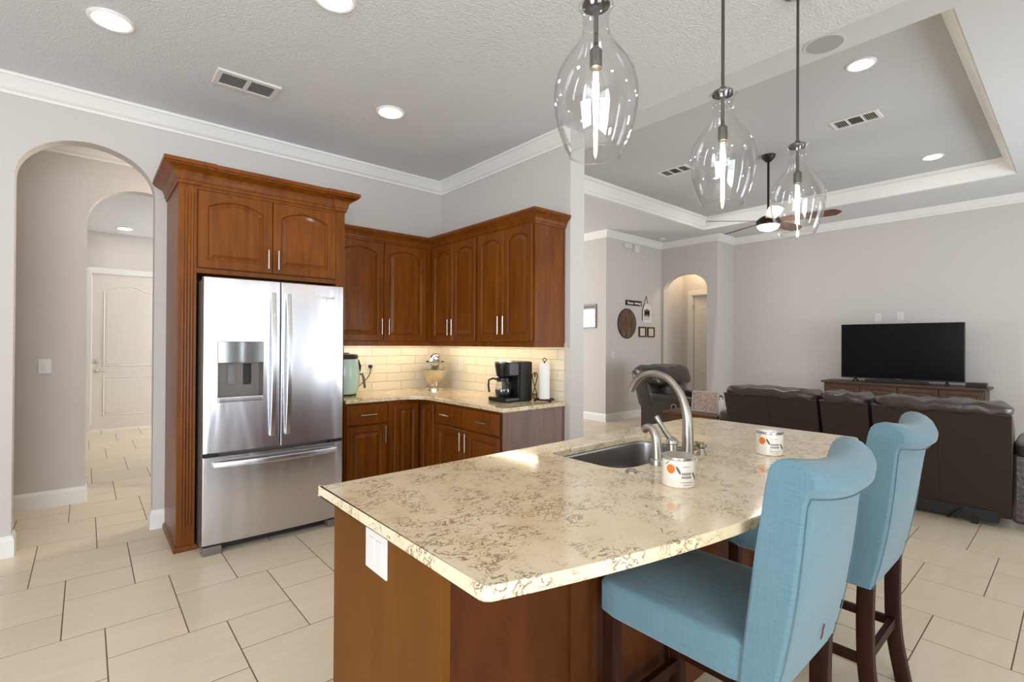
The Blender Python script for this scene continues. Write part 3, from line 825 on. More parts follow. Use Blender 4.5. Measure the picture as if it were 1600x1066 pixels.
# ------------------------------------------------------------------ island
t = thing('kitchen_island', 'stained wood kitchen island base with a plain end panel', 'kitchen island', (1.73, 1.3, 0))
bm = B(); sh = [(.641, 1.061), (2.829, 1.061), (2.829, 1.535), (.641, 1.535)]; si = [(.66, 1.075), (2.81, 1.075), (2.81, 1.52), (.66, 1.52)]
loops(bm, [[(a, b, .12) for a, b in si], [(a, b, .8815) for a, b in si], [(a, b, .8815) for a, b in sh], [(a, b, .1) for a, b in sh]], True, True)
obj('cabinet_body', bm, 'panel', t)
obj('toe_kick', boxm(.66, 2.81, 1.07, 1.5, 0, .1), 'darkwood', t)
obj('end_panel', boxm(.615, .64, .952, 1.592, 0, .8815, .002), 'panel', t)
obj('end_panel', boxm(2.83, 2.855, .952, 1.592, 0, .8815, .002), 'panel', t)
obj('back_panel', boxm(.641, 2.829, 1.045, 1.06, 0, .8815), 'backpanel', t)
bm = B()
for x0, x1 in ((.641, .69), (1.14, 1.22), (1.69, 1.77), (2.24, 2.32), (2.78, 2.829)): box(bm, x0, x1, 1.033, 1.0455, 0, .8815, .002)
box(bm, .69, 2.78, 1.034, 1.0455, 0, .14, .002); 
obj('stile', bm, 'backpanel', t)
bm = B(); 
for k in range(4): box(bm, .66 + .54 * k, .66 + .54 * (k + 1) - .008, 1.536, 1.556, .11, .862, .003)
obj('door', bm, 'cherry', t)
# island top with bowed seating edge and sink cut-out
x0, x1, yk = .565, 2.90, .731
arc = []
for i in range(25):
    u = -1 + 2 * i / 24; arc.append(((x0 + x1) / 2 + (x1 - x0) / 2 * u, yk - .185 * (1 - u * u)))
outer = roundpoly([(x0, 1.612), arc[0], arc[1]], [.025, .022, 0])
outer = outer[:-1] + arc[1:-1] + roundpoly([arc[-2], arc[-1], (x1, 1.56), (x1 - .05, 1.612), (x0, 1.612)], [0, .02, .02, .03, 0])[1:-1]
SX0, SX1, SY0, SY1 = 1.468, 2.13, 1.092, 1.462
hole = roundpoly([(SX0, SY1), (SX1, SY1), (SX1, SY0), (SX0 + .0, SY0)], [.055, .07, .07, .10], 8)
bm = curve_solid([outer, hole], ZC, .914, .005)
solo('island_countertop', bm, 'quartz', 'cream quartz island top with a bowed seating edge and sink cut-out', 'countertop')
# undermount sink
bm = B()
def ring(inset, z): return [(p[0], p[1], z) for p in roundpoly([(SX0 - .004 + inset, SY1 + .004 - inset), (SX1 + .004 - inset, SY1 + .004 - inset), (SX1 + .004 - inset, SY0 - .004 + inset), (SX0 - .004 + inset, SY0 - .004 + inset)], [.055, .07, .07, .10], 8)]
loops(bm, [ring(-.02, .8805), ring(0, .8805), ring(.004, .87), ring(.012, .74), ring(.03, .72), ring(.06, .714)], False, True)
sink = solo('kitchen_sink', bm, 'steel_sink', 'undermount stainless steel sink set into the island top', 'sink', (1.8, 1.28, .714))
bm = B(); lathe(bm, [(.0, .7165), (.03, .7165), (.042, .7175), (.045, .7145)], (1.8, 1.28, 0), 24)
obj('drain', bm, 'chrome', sink)
# faucet set
ZI = .9142
t = thing('kitchen_faucet', 'tall satin nickel gooseneck faucet arching over the island sink', 'faucet', (1.852, 1.05, ZI))
pth = smoothpath([(1.852, 1.05, ZI + .012), (1.852, 1.05, 1.0), (1.853, 1.055, 1.08), (1.855, 1.08, 1.155), (1.856, 1.13, 1.215), (1.857, 1.19, 1.242), (1.858, 1.25, 1.238), (1.859, 1.30, 1.21), (1.86, 1.332, 1.165)], 5)
n = len(pth); rr = [.025 - .011 * min(1, i / (n * .45)) for i in range(n)]
for k in range(6): rr[n - 1 - k] = .0145 + .003 * (1 - k / 6)
obj('spout', tube(B(), pth, rr, 18), 'faucetmetal', t)
obj('base_ring', lathe(B(), [(0, 0), (.03, 0), (.03, .008), (.026, .013), (0, .013)], (1.852, 1.05, ZI), 24), 'softblack', t)
t = thing('faucet_handle', 'single lever faucet control beside the gooseneck spout', 'faucet handle', (1.735, 1.05, ZI))
obj('body', lathe(B(), [(0, 0), (.025, 0), (.025, .004), (.021, .008), (.021, .068), (.025, .072), (.023, .082), (.012, .092), (0, .093)], (1.735, 1.05, ZI), 24), 'faucetmetal', t)
obj('lever', tube(B(), smoothpath([(1.735, 1.055, ZI + .085), (1.733, 1.075, ZI + .105), (1.731, 1.10, ZI + .14), (1.729, 1.118, ZI + .168)], 4), [.012, .011, .0105, .01, .0095, .009, .009, .009, .009, .0095, .010, .0105, .009], 12), 'faucetmetal', t)
t = thing('side_sprayer', 'short curved side sprayer on the island beside the faucet lever', 'sprayer', (1.645, 1.058, ZI))
obj('base_collar', lathe(B(), [(0, 0), (.027, 0), (.0265, .016), (.023, .022), (0, .022)], (1.645, 1.058, ZI), 24), 'faucetmetal', t)
pth = smoothpath([(1.645, 1.058, ZI + .015), (1.645, 1.06, ZI + .06), (1.645, 1.066, ZI + .105), (1.646, 1.082, ZI + .13), (1.647, 1.104, ZI + .133), (1.648, 1.12, ZI + .122)], 4)
obj('wand', tube(B(), pth, [.021 - .006 * math.sin(math.pi * i / (len(pth) - 1) * .6) for i in range(len(pth))], 16), 'faucetmetal', t)
bm = lathe(B(), [(0, 0), (.022, 0), (.021, .006), (.013, .018), (.013, .026), (.02, .032), (.021, .046), (.014, .05), (0, .05)], (1.935, 1.035, ZI), 24)
tube(bm, [(1.935, 1.035, ZI + .042), (1.938, 1.065, ZI + .046)], .006, 8)
solo('soap_dispenser', bm, 'faucetmetal', 'squat nickel soap dispenser on the living room side of the gooseneck faucet', 'soap dispenser', (1.935, 1.035, ZI))
bm = lathe(B(), [(0, 0), (.022, 0), (.022, .004), (.016, .006), (.014, .009), (0, .0095)], (1.478, 1.055, ZI), 24)
solo('disposal_button', bm, 'faucetmetal', 'low round nickel push button in front of the sink', 'button', (1.478, 1.055, ZI))

# outlet plates
def plate(fr, u, v, w, h, label, n=0., gang=1, kind='outlet', group='wall plates', name='wall_outlet', cat='outlet', drop=False):
    p0 = fr.p(u, v, n); t = thing(name, label, cat, (p0.x, p0.y, p0.z - h / 2), group)
    bm = B(); fbox(bm, fr, u - w / 2, u + w / 2, v - h / 2, v + h / 2, n + .0003, n + .006, .0022); obj('cover_plate', bm, 'plate', t)
    for k in range(gang):
        c = u + (k - (gang - 1) / 2) * .046
        bm = B(); fbox(bm, fr, c - .0165, c + .0165, v - .034, v + .034, n + .0055, n + .0085, .0015)
        o = obj('rocker' if kind == 'switch' else 'receptacle', bm, 'plate', t)
        if kind == 'outlet':
            for dv in (-.02, .012):
                bm = B()
                for du in (-.006, .006): fbox(bm, fr, c + du - .001, c + du + .001, v + dv, v + dv + .008, n + .0085, n + .0088)
                obj('slot', bm, 'slot', o)
    return t
IS = Fr((.615, 0, 0), (0, -1, 0))
plate(IS, -1.278, .793, .128, .118, 'double white rocker plate on the end panel of the island', gang=2, kind='switch')
plate(HALL, -.255, 1.163, .078, .118, 'white light switch on the hallway wall beyond the near arch', kind='switch', name='light_switch', cat='light switch')
SB = Fr((0, YB - .008, 0), (1, 0, 0)); SR = Fr((XR - .008, 0, 0), (0, -1, 0))
plate(SB, 2.045, 1.165, .078, .118, 'white backsplash outlet behind the mint air fryer')
plate(SR, -4.06, 1.165, .078, .118, 'white backsplash outlet between the stand mixer and coffee maker')
plate(SR, -2.87, 1.075, .078, .118, 'white backsplash outlet between the coffee maker and paper towels')
W2 = Fr((0, W2Y, 0), (1, 0, 0)); W5 = Fr((W5X, 0, 0), (0, -1, 0)); W1 = Fr((W1X, 0, 0), (0, -1, 0))
plate(W2, 7.107, 1.172, .08, .12, 'white switch plate on the gallery wall below the round sign', kind='switch', name='light_switch', cat='light switch')
plate(W2, 7.62, .42, .08, .12, 'white outlet low on the gallery wall behind the recliner')
plate(W5, -2.075, 1.80, .085, .125, 'blank white wall plate over the television, the lower of the two')
plate(W5, -1.80, 1.815, .085, .125, 'blank white wall plate over the television, the higher of the two')

# ------------------------------------------------------------------ things on the counters
ZK = .9142
# candles
def candle(c, label, rot):
    t = thing('candle_jar', label, 'candle', c, 'white candle jars on the island')
    r, h = .052, .088
    obj('jar', lathe(B(), [(0, 0), (r - .004, 0), (r, .004), (r, h), (r - .004, h), (r - .004, .01), (0, .01)], c, 40), 'candlewhite', t)
    obj('lid', lathe(B(), [(0, h - .001), (r + .001, h - .001), (r + .0015, h + .001), (r + .0015, h + .008), (r - .002, h + .010), (0, h + .010)], c, 40), 'silver', t)
    def dec(name, pts, m, lift=.0006):
        bm = B(); vs = [bm.verts.new((c[0] + (r + lift) * math.cos(rot + a), c[1] + (r + lift) * math.sin(rot + a), c[2] + z)) for a, z in pts]
        vi = [bm.verts.new((c[0] + (r - .0005) * math.cos(rot + a), c[1] + (r - .0005) * math.sin(rot + a), c[2] + z)) for a, z in pts]
        ca = sum(p[0] for p in pts) / len(pts); cz = sum(p[1] for p in pts) / len(pts)
        ce = bm.verts.new((c[0] + (r + lift) * math.cos(rot + ca), c[1] + (r + lift) * math.sin(rot + ca), c[2] + cz)); k = len(pts)
        for i in range(k):
            bm.faces.new((vs[i], vs[(i + 1) % k], ce)); bm.faces.new((vs[i], vi[i], vi[(i + 1) % k], vs[(i + 1) % k]))
        return bm
    o = obj('fruit_print', dec('x', [(-.55 + .27 * math.cos(q), .060 + .0145 * math.sin(q)) for q in [2 * math.pi * i / 24 for i in range(24)]], 'orange'), 'orange', t)
    for ca, cz, da, dz in ((-.10, .058, .14, -.012), (-.78, .078, .14, .006), (1.0, .038, -.16, .012)):
        obj('leaf_print', dec('x', [(ca + da * math.cos(q) + .05 * math.sin(q), cz + dz * math.cos(q) + .0035 * math.sin(q)) for q in [2 * math.pi * i / 14 for i in range(14)]], 'leaf', .0008), 'leaf', t)
    bm = B(); rn = random.Random(3)
    for a0, a1, z, hh, nl in ((.15, .62, .068, .002, 5), (.10, .74, .043, .0075, 8), (.10, .74, .032, .0075, 8), (.05, .8, .019, .002, 12), (.2, .7, .011, .0018, 7)):
        for k in range(nl):
            p0 = a0 + (a1 - a0) * k / nl; p1 = p0 + (a1 - a0) / nl * .72
            b2 = dec('x', [(p0, z), (p1, z), (p1, z + hh), (p0, z + hh)], 'ink', .0007); me = bpy.data.meshes.new('q'); b2.to_mesh(me); b2.free(); bm.from_mesh(me); bpy.data.meshes.remove(me)
    obj('lettering', bm, 'ink', t)
candle(Vector((1.462, .862, ZK)), 'white candle jar with an orange print, closer to the sink', math.atan2(-.862, -1.462) + .1)
candle(Vector((2.17, .86, ZK)), 'white candle jar with an orange print, behind the near bar stool', math.atan2(-.86, -2.17) - .0)

# stand mixer, facing the room diagonally
t = thing('stand_mixer', 'silver stand mixer with a steel bowl in the counter corner', 'mixer', (2.63, 4.215, ZK))
c = Vector((2.63, 4.215, ZK)); f = Vector((-.55, -.835, 0)); s = Vector((-.835, .55, 0))
bm = B(); pl = [(c + f * a + s * b) for a, b in [(.165 * math.cos(q), .118 * math.sin(q)) for q in [2 * math.pi * i / 32 for i in range(32)]]]
loops(bm, [[(p.x, p.y, ZK) for p in pl], [(p.x, p.y, ZK + .014) for p in pl], [tuple(c.lerp(p, .93).to_2d()) + (ZK + .024,) for p in pl], [tuple(c.lerp(p, .6).to_2d()) + (ZK + .034,) for p in pl]])
obj('base', bm, 'steelbowl', t)
bc = c + f * .045
obj('bowl', lathe(B(), [(0, .03), (.052, .03), (.056, .04), (.076, .07), (.098, .11), (.112, .155), (.119, .19), (.122, .192), (.118, .194), (.108, .155), (.08, .08), (0, .05)], bc, 40), 'steelbowl', t)
bm = B(); pc = c - f * .10
tube(bm, [pc + Vector((0, 0, .03)), pc + Vector((0, 0, .12)), pc + Vector((0, 0, .24)) + f * .01], [.05, .04, .045], 20)
obj('column', bm, 'nickel', t)
bm = B(); hp = [(-.15, .275, .02), (-.14, .275, .05), (-.10, .28, .066), (-.02, .288, .07), (.06, .288, .066), (.11, .284, .058), (.135, .282, .045), (.142, .281, .02)]
tube(bm, [c + f * a + Vector((0, 0, z)) for a, z, r in hp], [r for a, z, r in hp], 24)
obj('head', bm, 'chrome', t)
bm = B(); tube(bm, [bc + Vector((0, 0, .245)), bc + Vector((0, 0, .22)), bc + Vector((0, 0, .19))], [.045, .04, .03], 20)
obj('planetary', bm, 'chrome', t)
bm = B(); tube(bm, [c + f * .143 + Vector((0, 0, .281)), c + f * .16 + Vector((0, 0, .281))], [.022, .02], 16)
obj('hub_cap', bm, 'deepgrey', t)
for sg, m_ in ((1, 'black'), (-1, 'black')):
    bm = B(); q = c + f * .0 + s * sg * .072 + Vector((0, 0, .272)); tube(bm, [q - s * sg * .012, q + s * sg * .015], .008, 10); obj('knob', bm, m_, t)
bm = B(); tube(bm, [c + f * .138 + Vector((0, 0, .27)) + s * .05, c + f * .145 + Vector((0, 0, .27)), c + f * .138 + Vector((0, 0, .27)) - s * .05], .006, 8)
obj('trim_band', bm, 'deepgrey', t)

# air fryer
t = thing('air_fryer', 'mint green air fryer half hidden behind the refrigerator', 'air fryer', (1.69, 4.19, ZK))
c = Vector((1.69, 4.19, ZK))
obj('body', lathe(B(), [(0, .012), (.105, .012), (.118, .03), (.132, .09), (.137, .17), (.134, .25), (.124, .30), (.118, .315), (0, .315)], c, 40), 'mint', t)
obj('base_ring', lathe(B(), [(0, 0), (.108, 0), (.108, .014), (0, .014)], c, 40), 'softblack', t)
obj('top_cover', lathe(B(), [(0, .314), (.119, .314), (.119, .345), (.110, .355), (.05, .358), (.045, .368), (0, .368)], c, 40), 'softblack', t)
d = Vector((.93, -.37, 0)); s = Vector((.37, .93, 0))
bm = B()
for k in range(20):
    pass
pts = [c + d * (.134 - .0 * i) + Vector((0, 0, .255)) + s * .036 * math.cos(q) + Vector((0, 0, .045 * math.sin(q))) - d * .012 * max(0, math.sin(q)) for i, q in enumerate([2 * math.pi * k / 20 for k in range(21)])]
tube(bm, pts, .009, 8); obj('control_ring', bm, 'softblack', t)
bm = B(); tube(bm, [c + d * .118 + Vector((0, 0, .255)), c + d * .148 + Vector((0, 0, .25))], [.026, .022], 18); obj('dial', bm, 'chrome', t)
bm = B(); bar(bm, [c + d * .13 + Vector((0, 0, .178)), c + d * .155 + Vector((0, 0, .182)), c + d * .166 + Vector((0, 0, .15)), c + d * .178 + Vector((0, 0, .06))], .032, .02, s); obj('basket_handle', bm, 'black', t)
bm = tube(B(), smoothpath([(2.045, 4.43, 1.145), (2.04, 4.405, 1.13), (2.01, 4.38, 1.06), (1.93, 4.36, .99), (1.84, 4.33, .935), (1.80, 4.29, .93)], 5), .004, 8)
box(bm, 2.028, 2.062, 4.414, 4.437, 1.132, 1.16, .004)
obj('power_cord', bm, 'softblack', t)

# coffee maker (front towards the room, -X)
t = thing('coffee_maker', 'black two-way coffee maker with glass carafe beside the paper towels', 'coffee maker', (2.6, 2.98, ZK))
obj('base', boxm(2.43, 2.705, 2.885, 3.105, ZK, ZK + .035, .01), 'black', t)
obj('tower', boxm(2.565, 2.705, 2.885, 3.105, ZK + .03, ZK + .315, .014), 'black', t)
obj('reservoir', boxm(2.47, 2.62, 2.893, 2.95, ZK + .20, ZK + .312, .012), 'black', t)
bm = lathe(B(), [(0, .19), (.045, .19), (.055, .2), (.068, .27), (.07, .298), (.066, .302), (0, .302)], (2.515, 3.015, ZK), 28); obj('brew_basket', bm, 'black', t)
bm = lathe(B(), [(0, .30), (.072, .30), (.074, .306), (.066, .316), (.03, .322), (0, .322)], (2.515, 3.015, ZK), 28); obj('lid', bm, 'silver', t)
obj('side_panel', boxm(2.575, 2.697, 2.877, 2.889, ZK + .004, ZK + .31, .003), 'softblack', t)
cf = obj('carafe', lathe(B(), [(0, .037), (.055, .037), (.064, .05), (.068, .08), (.064, .11), (.052, .145), (.05, .165), (.0485, .165), (.0505, .145), (.062, .11), (.066, .08), (.062, .052), (0, .04)], (2.51, 3.01, ZK), 32), 'glass', t)
obj('coffee', lathe(B(), [(0, .041), (.058, .041), (.0645, .06), (.0655, .08), (.064, .092), (0, .092)], (2.51, 3.01, ZK), 32), 'black', cf)
obj('collar', lathe(B(), [(.048, .155), (.0535, .155), (.0545, .182), (.03, .19), (0, .19), (0, .16)], (2.51, 3.01, ZK), 32), 'black', cf)
hd = Vector((-.75, .66, 0)); hc = Vector((2.51, 3.01, ZK))
obj('handle', bar(B(), [hc + hd * .05 + Vector((0, 0, .172)), hc + hd * .085 + Vector((0, 0, .178)), hc + hd * .115 + Vector((0, 0, .165)), hc + hd * .118 + Vector((0, 0, .12)), hc + hd * .112 + Vector((0, 0, .07))], .022, .016, Vector((.66, .75, 0))), 'black', cf)

# paper towel
c = Vector((2.735, 2.775, ZK))
t = thing('paper_towel_holder', 'wrought iron paper towel stand with scrolled side arm at the counter end', 'paper towel holder', c)
bm = B(); tube(bm, [c + Vector((.075 * math.cos(q), .075 * math.sin(q), .018)) for q in [2 * math.pi * i / 28 for i in range(29)]], .005, 8)
for q in (.4, 2.5, 4.6): bmesh.ops.create_uvsphere(bm, u_segments=12, v_segments=8, radius=.010, matrix=Matrix.Translation(c + Vector((.075 * math.cos(q), .075 * math.sin(q), .0102))))
for q in (.4, 2.5, 4.6): tube(bm, [c + Vector((0, 0, .018)), c + Vector((.075 * math.cos(q), .075 * math.sin(q), .018))], .004, 8)
obj('base', bm, 'iron', t)
bm = B(); tube(bm, [c + Vector((0, 0, .015)), c + Vector((0, 0, .318))], .005, 8)
tube(bm, [c + Vector((.011 * math.sin(q), -.011 * math.sin(q) * .8, .328 - .012 * math.cos(q))) for q in [2 * math.pi * i / 16 for i in range(17)]], .003, 8)
obj('spindle', bm, 'iron', t)
bm = B(); a0 = Vector((-.757, .653, 0)); p0 = c + a0 * .076
for sg in (-1, 1):
    side = Vector((.757, -.653, 0)) * sg
    tube(bm, smoothpath([p0 + Vector((0, 0, .018)), p0 + side * .018 + Vector((0, 0, .05)), p0 + side * .004 + Vector((0, 0, .10)), p0 - side * .012 + Vector((0, 0, .16)), p0 - side * .020 + Vector((0, 0, .205)), p0 - side * .008 + Vector((0, 0, .228)), p0 + side * .006 + Vector((0, 0, .21)), p0 - side * .004 + Vector((0, 0, .195))], 4), .0035, 8)
    tube(bm, smoothpath([p0 + Vector((0, 0, .02)), p0 + side * .015 + Vector((0, 0, .03)), p0 + side * .01 + Vector((0, 0, .06)), p0 + Vector((0, 0, .055)), p0 + side * .004 + Vector((0, 0, .04))], 4), .0035, 8)
obj('scroll_arm', bm, 'iron', t)
bm = lathe(B(), [(.018, .022), (.041, .022), (.042, .024), (.042, .300), (.041, .302), (.018, .302), (.018, .022)], c, 36)
solo('paper_towel_roll', bm, 'paper', 'white paper towel roll standing on the wrought iron holder', 'paper towels', c + Vector((0, 0, .022)))

# ------------------------------------------------------------------ bar stools
def make_stool(x0, label):
    X0, X1 = x0, x0 + .45; xc = (X0 + X1) / 2
    t = thing('bar_stool', label, 'bar stool', (xc, .75, 0), 'blue upholstered bar stools')
    # seat
    def crown(p):
        u = (p.x - xc) / .225; v = (p.y - .79) / .235
        if p.z > .6: p.z += .03 * max(0, 1 - u * u) * max(0, 1 - v * v)
        return p
    seat = obj('seat', pillow(B(), X0, X1, .545, 1.022, .508, .625, .13, fn=crown), 'teal', t, 60)
    # back: profile lofted across the width, bowed in plan
    prof = [(.572, .505), (.568, .56), (.557, .66), (.546, .76), (.535, .86), (.522, .95), (.512, 1.02), (.505, 1.06), (.497, 1.083), (.483, 1.098), (.462, 1.106), (.438, 1.104), (.416, 1.094), (.398, 1.077),
            (.389, 1.057), (.391, 1.040), (.402, 1.027), (.414, 1.016), (.421, .995), (.425, .95), (.431, .87), (.440, .78), (.452, .69), (.468, .60), (.484, .53), (.490, .505)]
    cy = sum(p[0] for p in prof) / len(prof)
    NX = 18; ls = []
    for i in range(NX + 1):
        u = -1 + 2 * i / NX
        if i == 0: us = [(-1.0, .80), (-.992, .93)]
        elif i == NX: us = [(.992, .93), (1.0, .80)]
        else: us = [(u, 1.0)]
        for uu, k in us:
            l = []
            for y, z in prof:
                h = max(0, min(1, (z - .55) / .5)); dip = (1 - uu * uu)
                mid = .53 - .1 * h if z < 1.02 else .447; mz = z if z < 1.0 else 1.05
                yy = mid + (y - mid) * k; zz = (mz + (z - mz) * (k if z > 1.0 else 1))
                l.append((xc + uu * .225, yy - .04 * h * dip, zz - .022 * h * h * dip))
            ls.append(l)
    bm = B(); loops(bm, ls)
    back = obj('backrest', bm, 'teal', t, 75)
    # seams: welt on the back face and the side panels
    bm = B()
    for sx in (-1, 1):
        pts = [(xc + sx * .212, y + (-.002), z) for y, z in prof[17:]]
        pts = [(p[0], p[1] - .04 * max(0, min(1, (p[2] - .55) / .5)) * (1 - .942 ** 2), p[2]) for p in pts]
        tube(bm, pts, .0013, 6)
    row = []
    for i in range(21):
        u = -.94 + 1.88 * i / 20; row.append((xc + u * .225, .409 - .04 * (1 - u * u) * .95, 1.017 - .022 * (1 - u * u) * .9))
    tube(bm, row, .0016, 6)
    obj('seam', bm, 'teal_dark', back)
    for sx in (X0 + .03, X1 - .03):
        obj('leg', bar(B(), [(sx, .985, .515), (sx, .985, .25), (sx, .985, 0)], .045, .045, (1, 0, 0)), 'darkwood', t)
        pth = smoothpath([(sx, .512, .512), (sx, .515, .36), (sx, .508, .18), (sx, .478, .0)], 5)
        obj('leg', bar(B(), pth, .042, .05, (1, 0, 0)), 'darkwood', t)
    for sx in (X0 + .03, X1 - .03): obj('stretcher', boxm(sx - .011, sx + .011, .50, .985, .215, .25, .003), 'darkwood', t)
    obj('stretcher', boxm(X0 + .04, X1 - .04, .97, .995, .175, .215, .003), 'darkwood', t)
    obj('stretcher', boxm(X0 + .04, X1 - .04, .500, .522, .225, .262, .003), 'darkwood', t)
    return t
s1 = make_stool(1.25, 'blue upholstered bar stool with a small reddish scratch low on its back')
bm = tube(B(), [(1.49, .4585, .585), (1.493, .4555, .60), (1.489, .4535, .613), (1.492, .4505, .628)], .0022, 6)
obj('scratch', bm, 'scratch', [o for o in s1.children if o.name.startswith('backrest')][0])
s2 = make_stool(2.105, 'blue upholstered bar stool farther along the island, partly hidden by the scratched stool')

# ------------------------------------------------------------------ pendants
GP = [(.081, 0), (.094, .022), (.106, .052), (.119, .095), (.128, .14), (.1315, .178), (.130, .21), (.121, .25), (.102, .287), (.080, .318), (.058, .348), (.046, .375), (.0415, .40), (.041, .43), (.045, .452), (.052, .466), (.054, .469)]
GP = [(r * .88, z * .88) for r, z in GP]
PY = .88


def make_pendant(x, label):
    c = Vector((x, PY, 1.891))
    t = thing('pendant_light', label, 'pendant light', c, 'clear glass pendants over the island')
    inner = [(r - .0028, z) for r, z in GP]
    bm = lathe(B(), GP + inner[::-1] + [GP[0]], c, 56)
    for r, z, q in ((GP[0][0] - .001, 0, .0022), (GP[-1][0], GP[-1][1], .0028)):
        tube(bm, [c + Vector((r * math.cos(a), r * math.sin(a), z)) for a in [2 * math.pi * i / 56 for i in range(57)]], q, 8, False)
    shade = obj('glass_shade', bm, 'glass', t, 80)
    obj('cap', lathe(B(), [(0, .410), (.037, .410), (.039, .416), (.035, .423), (.011, .428), (.011, .44), (0, .44)], c, 28), 'rodmetal', t)
    obj('rod', tube(B(), [c + Vector((0, 0, .43)), (x, PY, 3.03)], .006, 12), 'rodmetal', t)
    obj('stem', tube(B(), [c + Vector((0, 0, .412)), c + Vector((0, 0, .285))], .0068, 12), 'rodmetal', t)
    obj('socket', lathe(B(), [(0, .24), (.0165, .24), (.0175, .245), (.0175, .288), (.013, .294), (0, .296)], c, 24), 'rodmetal', t)
    obj('canopy', lathe(B(), [(0, 3.022), (.03, 3.022), (.06, 3.03), (.064, 3.049), (0, 3.049)], (x, PY, 0), 28), 'rodmetal', t)
    b = obj('bulb', lathe(B(), [(.011, .241), (.0125, .232), (.018, .217), (.024, .197), (.0265, .178), (.0245, .162), (.0165, .15), (.0, .145)], c, 28), 'glass', t, 80)
    bm = B()
    for k in range(4):
        q = 2 * math.pi * k / 4 + .4
        tube(bm, [c + Vector((.005 * math.cos(q), .005 * math.sin(q), .225)), c + Vector((.009 * math.cos(q), .009 * math.sin(q), .165))], .0014, 6)
    obj('filament', bm, 'bulbglow', b)
    return t
p1 = make_pendant(1.06, 'clear glass jug pendant overlapping the white end of the partition wall')
make_pendant(1.793, 'clear glass jug pendant in the middle of the row of three')
make_pendant(2.53, 'clear glass jug pendant hanging in front of the ceiling fan')

# ------------------------------------------------------------------ ceiling fixtures
def can(x, y, z, label, power=9, col=(1, .95, .88), r=.085):
    t = thing('recessed_light', label, 'recessed light', (x, y, z - .012), 'recessed ceiling lights')
    obj('trim_ring', lathe(B(), [(r - .004, -.001), (r + .016, -.001), (r + .016, -.006), (r + .008, -.012), (r - .004, -.010), (r - .004, -.001)], (x, y, z), 36), 'trim', t)
    obj('lens', lathe(B(), [(0, -.006), (r - .003, -.006), (r - .003, -.002), (0, -.002)], (x, y, z), 36), 'lens', t)
can(.088, 3.318, HK, 'glowing recessed light in front of the hallway arch')
can(.905, 2.385, HK, 'glowing recessed light cut by the top edge of the photo')
can(1.663, 3.293, HK, 'glowing recessed light between the ceiling vent and wall cabinets')
can(.423, 9.30, HK, 'small recessed light seen through the second hallway arch')
can(4.57, 1.135, HT, 'recessed light in the tray ceiling beside the in-ceiling speaker')
can(7.44, 1.145, HT, 'recessed light in the tray ceiling over the television side')
for x, y, z in ((.064, 1.1, HK), (.9, -.6, HK), (2.3, -.9, HK), (4.57, 3.7, HT), (7.44, 3.7, HT)):      # unseen lights added under the ceilings as warm fill
    area('room_fill', (x, y, z - .02), (0, 0, 0), .15, .15, 2.8, (1, .94, .86))


def ring_frame(bm, x0, x1, y0, y1, w, z0, z1):
    o = [(x0, y0), (x1, y0), (x1, y1), (x0, y1)]; i = [(x0 + w, y0 + w), (x1 - w, y0 + w), (x1 - w, y1 - w), (x0 + w, y1 - w)]
    m = [(x0 + .005, y0 + .005), (x1 - .005, y0 + .005), (x1 - .005, y1 - .005), (x0 + .005, y1 - .005)]
    L = lambda q, z: [(a, b, z) for a, b in q]
    loops(bm, [L(o, z1), L(o, z0 + .004), L(m, z0), L(i, z0), L(i, z1), L(o, z1)], False, False)
    bmesh.ops.remove_doubles(bm, verts=bm.verts[:], dist=1e-6)


def louver_vent(x0, x1, y0, y1, z, label):
    t = thing('ceiling_vent', label, 'vent', ((x0 + x1) / 2, (y0 + y1) / 2, z - .014), 'ceiling air vents')
    bm = B(); w = .032
    ring_frame(bm, x0, x1, y0, y1, w, z - .012, z - .0006); box(bm, (x0 + x1) / 2 - .012, (x0 + x1) / 2 + .012, y0 + w, y1 - w, z - .0118, z - .0006)
    obj('frame', bm, 'plate', t)
    obj('duct', boxm(x0 + .02, x1 - .02, y0 + .02, y1 - .02, z - .0022, z - .0008), 'softblack', t)
    bm = B(); n = 8
    for k in range(n):
        y = y0 + w + (y1 - y0 - 2 * w) * (k + .5) / n
        loops(bm, [[(x, y - .006, z - .011), (x, y + .005, z - .003), (x, y + .006, z - .0035), (x, y - .005, z - .0115)] for x in (x0 + w, x1 - w)])
    obj('louver', bm, 'plate', t)
louver_vent(.598, .965, 3.452, 3.668, HK, 'white louvered air vent in the kitchen ceiling above the refrigerator')

def quad_vent(cx, cy, z, s, label):
    t = thing('ceiling_vent', label, 'vent', (cx, cy, z - .014), 'ceiling air vents')
    x0, x1, y0, y1 = cx - s * .6, cx + s * .6, cy - s, cy + s; w = .03
    bm = B()
    ring_frame(bm, x0, x1, y0, y1, w, z - .012, z - .0006)
    obj('frame', bm, 'plate', t)
    obj('duct', boxm(x0 + .02, x1 - .02, y0 + .02, y1 - .02, z - .0022, z - .0008), 'softblack', t)
    bm = B(); ya, yb = y0 + w, y1 - w; L = yb - ya
    for (p, q, along) in ((ya, ya + L * .3, 'y'), (ya + L * .34, ya + L * .66, 'x'), (ya + L * .7, yb, 'y')):
        n = 6
        for k in range(n):
            if along == 'x':
                x = x0 + w + (x1 - x0 - 2 * w) * (k + .5) / n; loops(bm, [[(x - .007, y, z - .011), (x + .006, y, z - .003), (x + .007, y, z - .0035), (x - .006, y, z - .0115)] for y in (p, q)])
            else:
                y = p + (q - p) * (k + .5) / n; loops(bm, [[(x, y - .006, z - .011), (x, y + .003, z - .003), (x, y + .004, z - .0035), (x, y - .005, z - .0115)] for x in (x0 + w, x1 - w)])
    for y in (ya + L * .32, ya + L * .68): box(bm, x0 + w, x1 - w, y - .008, y + .008, z - .012, z - .004)
    obj('louver', bm, 'plate', t)
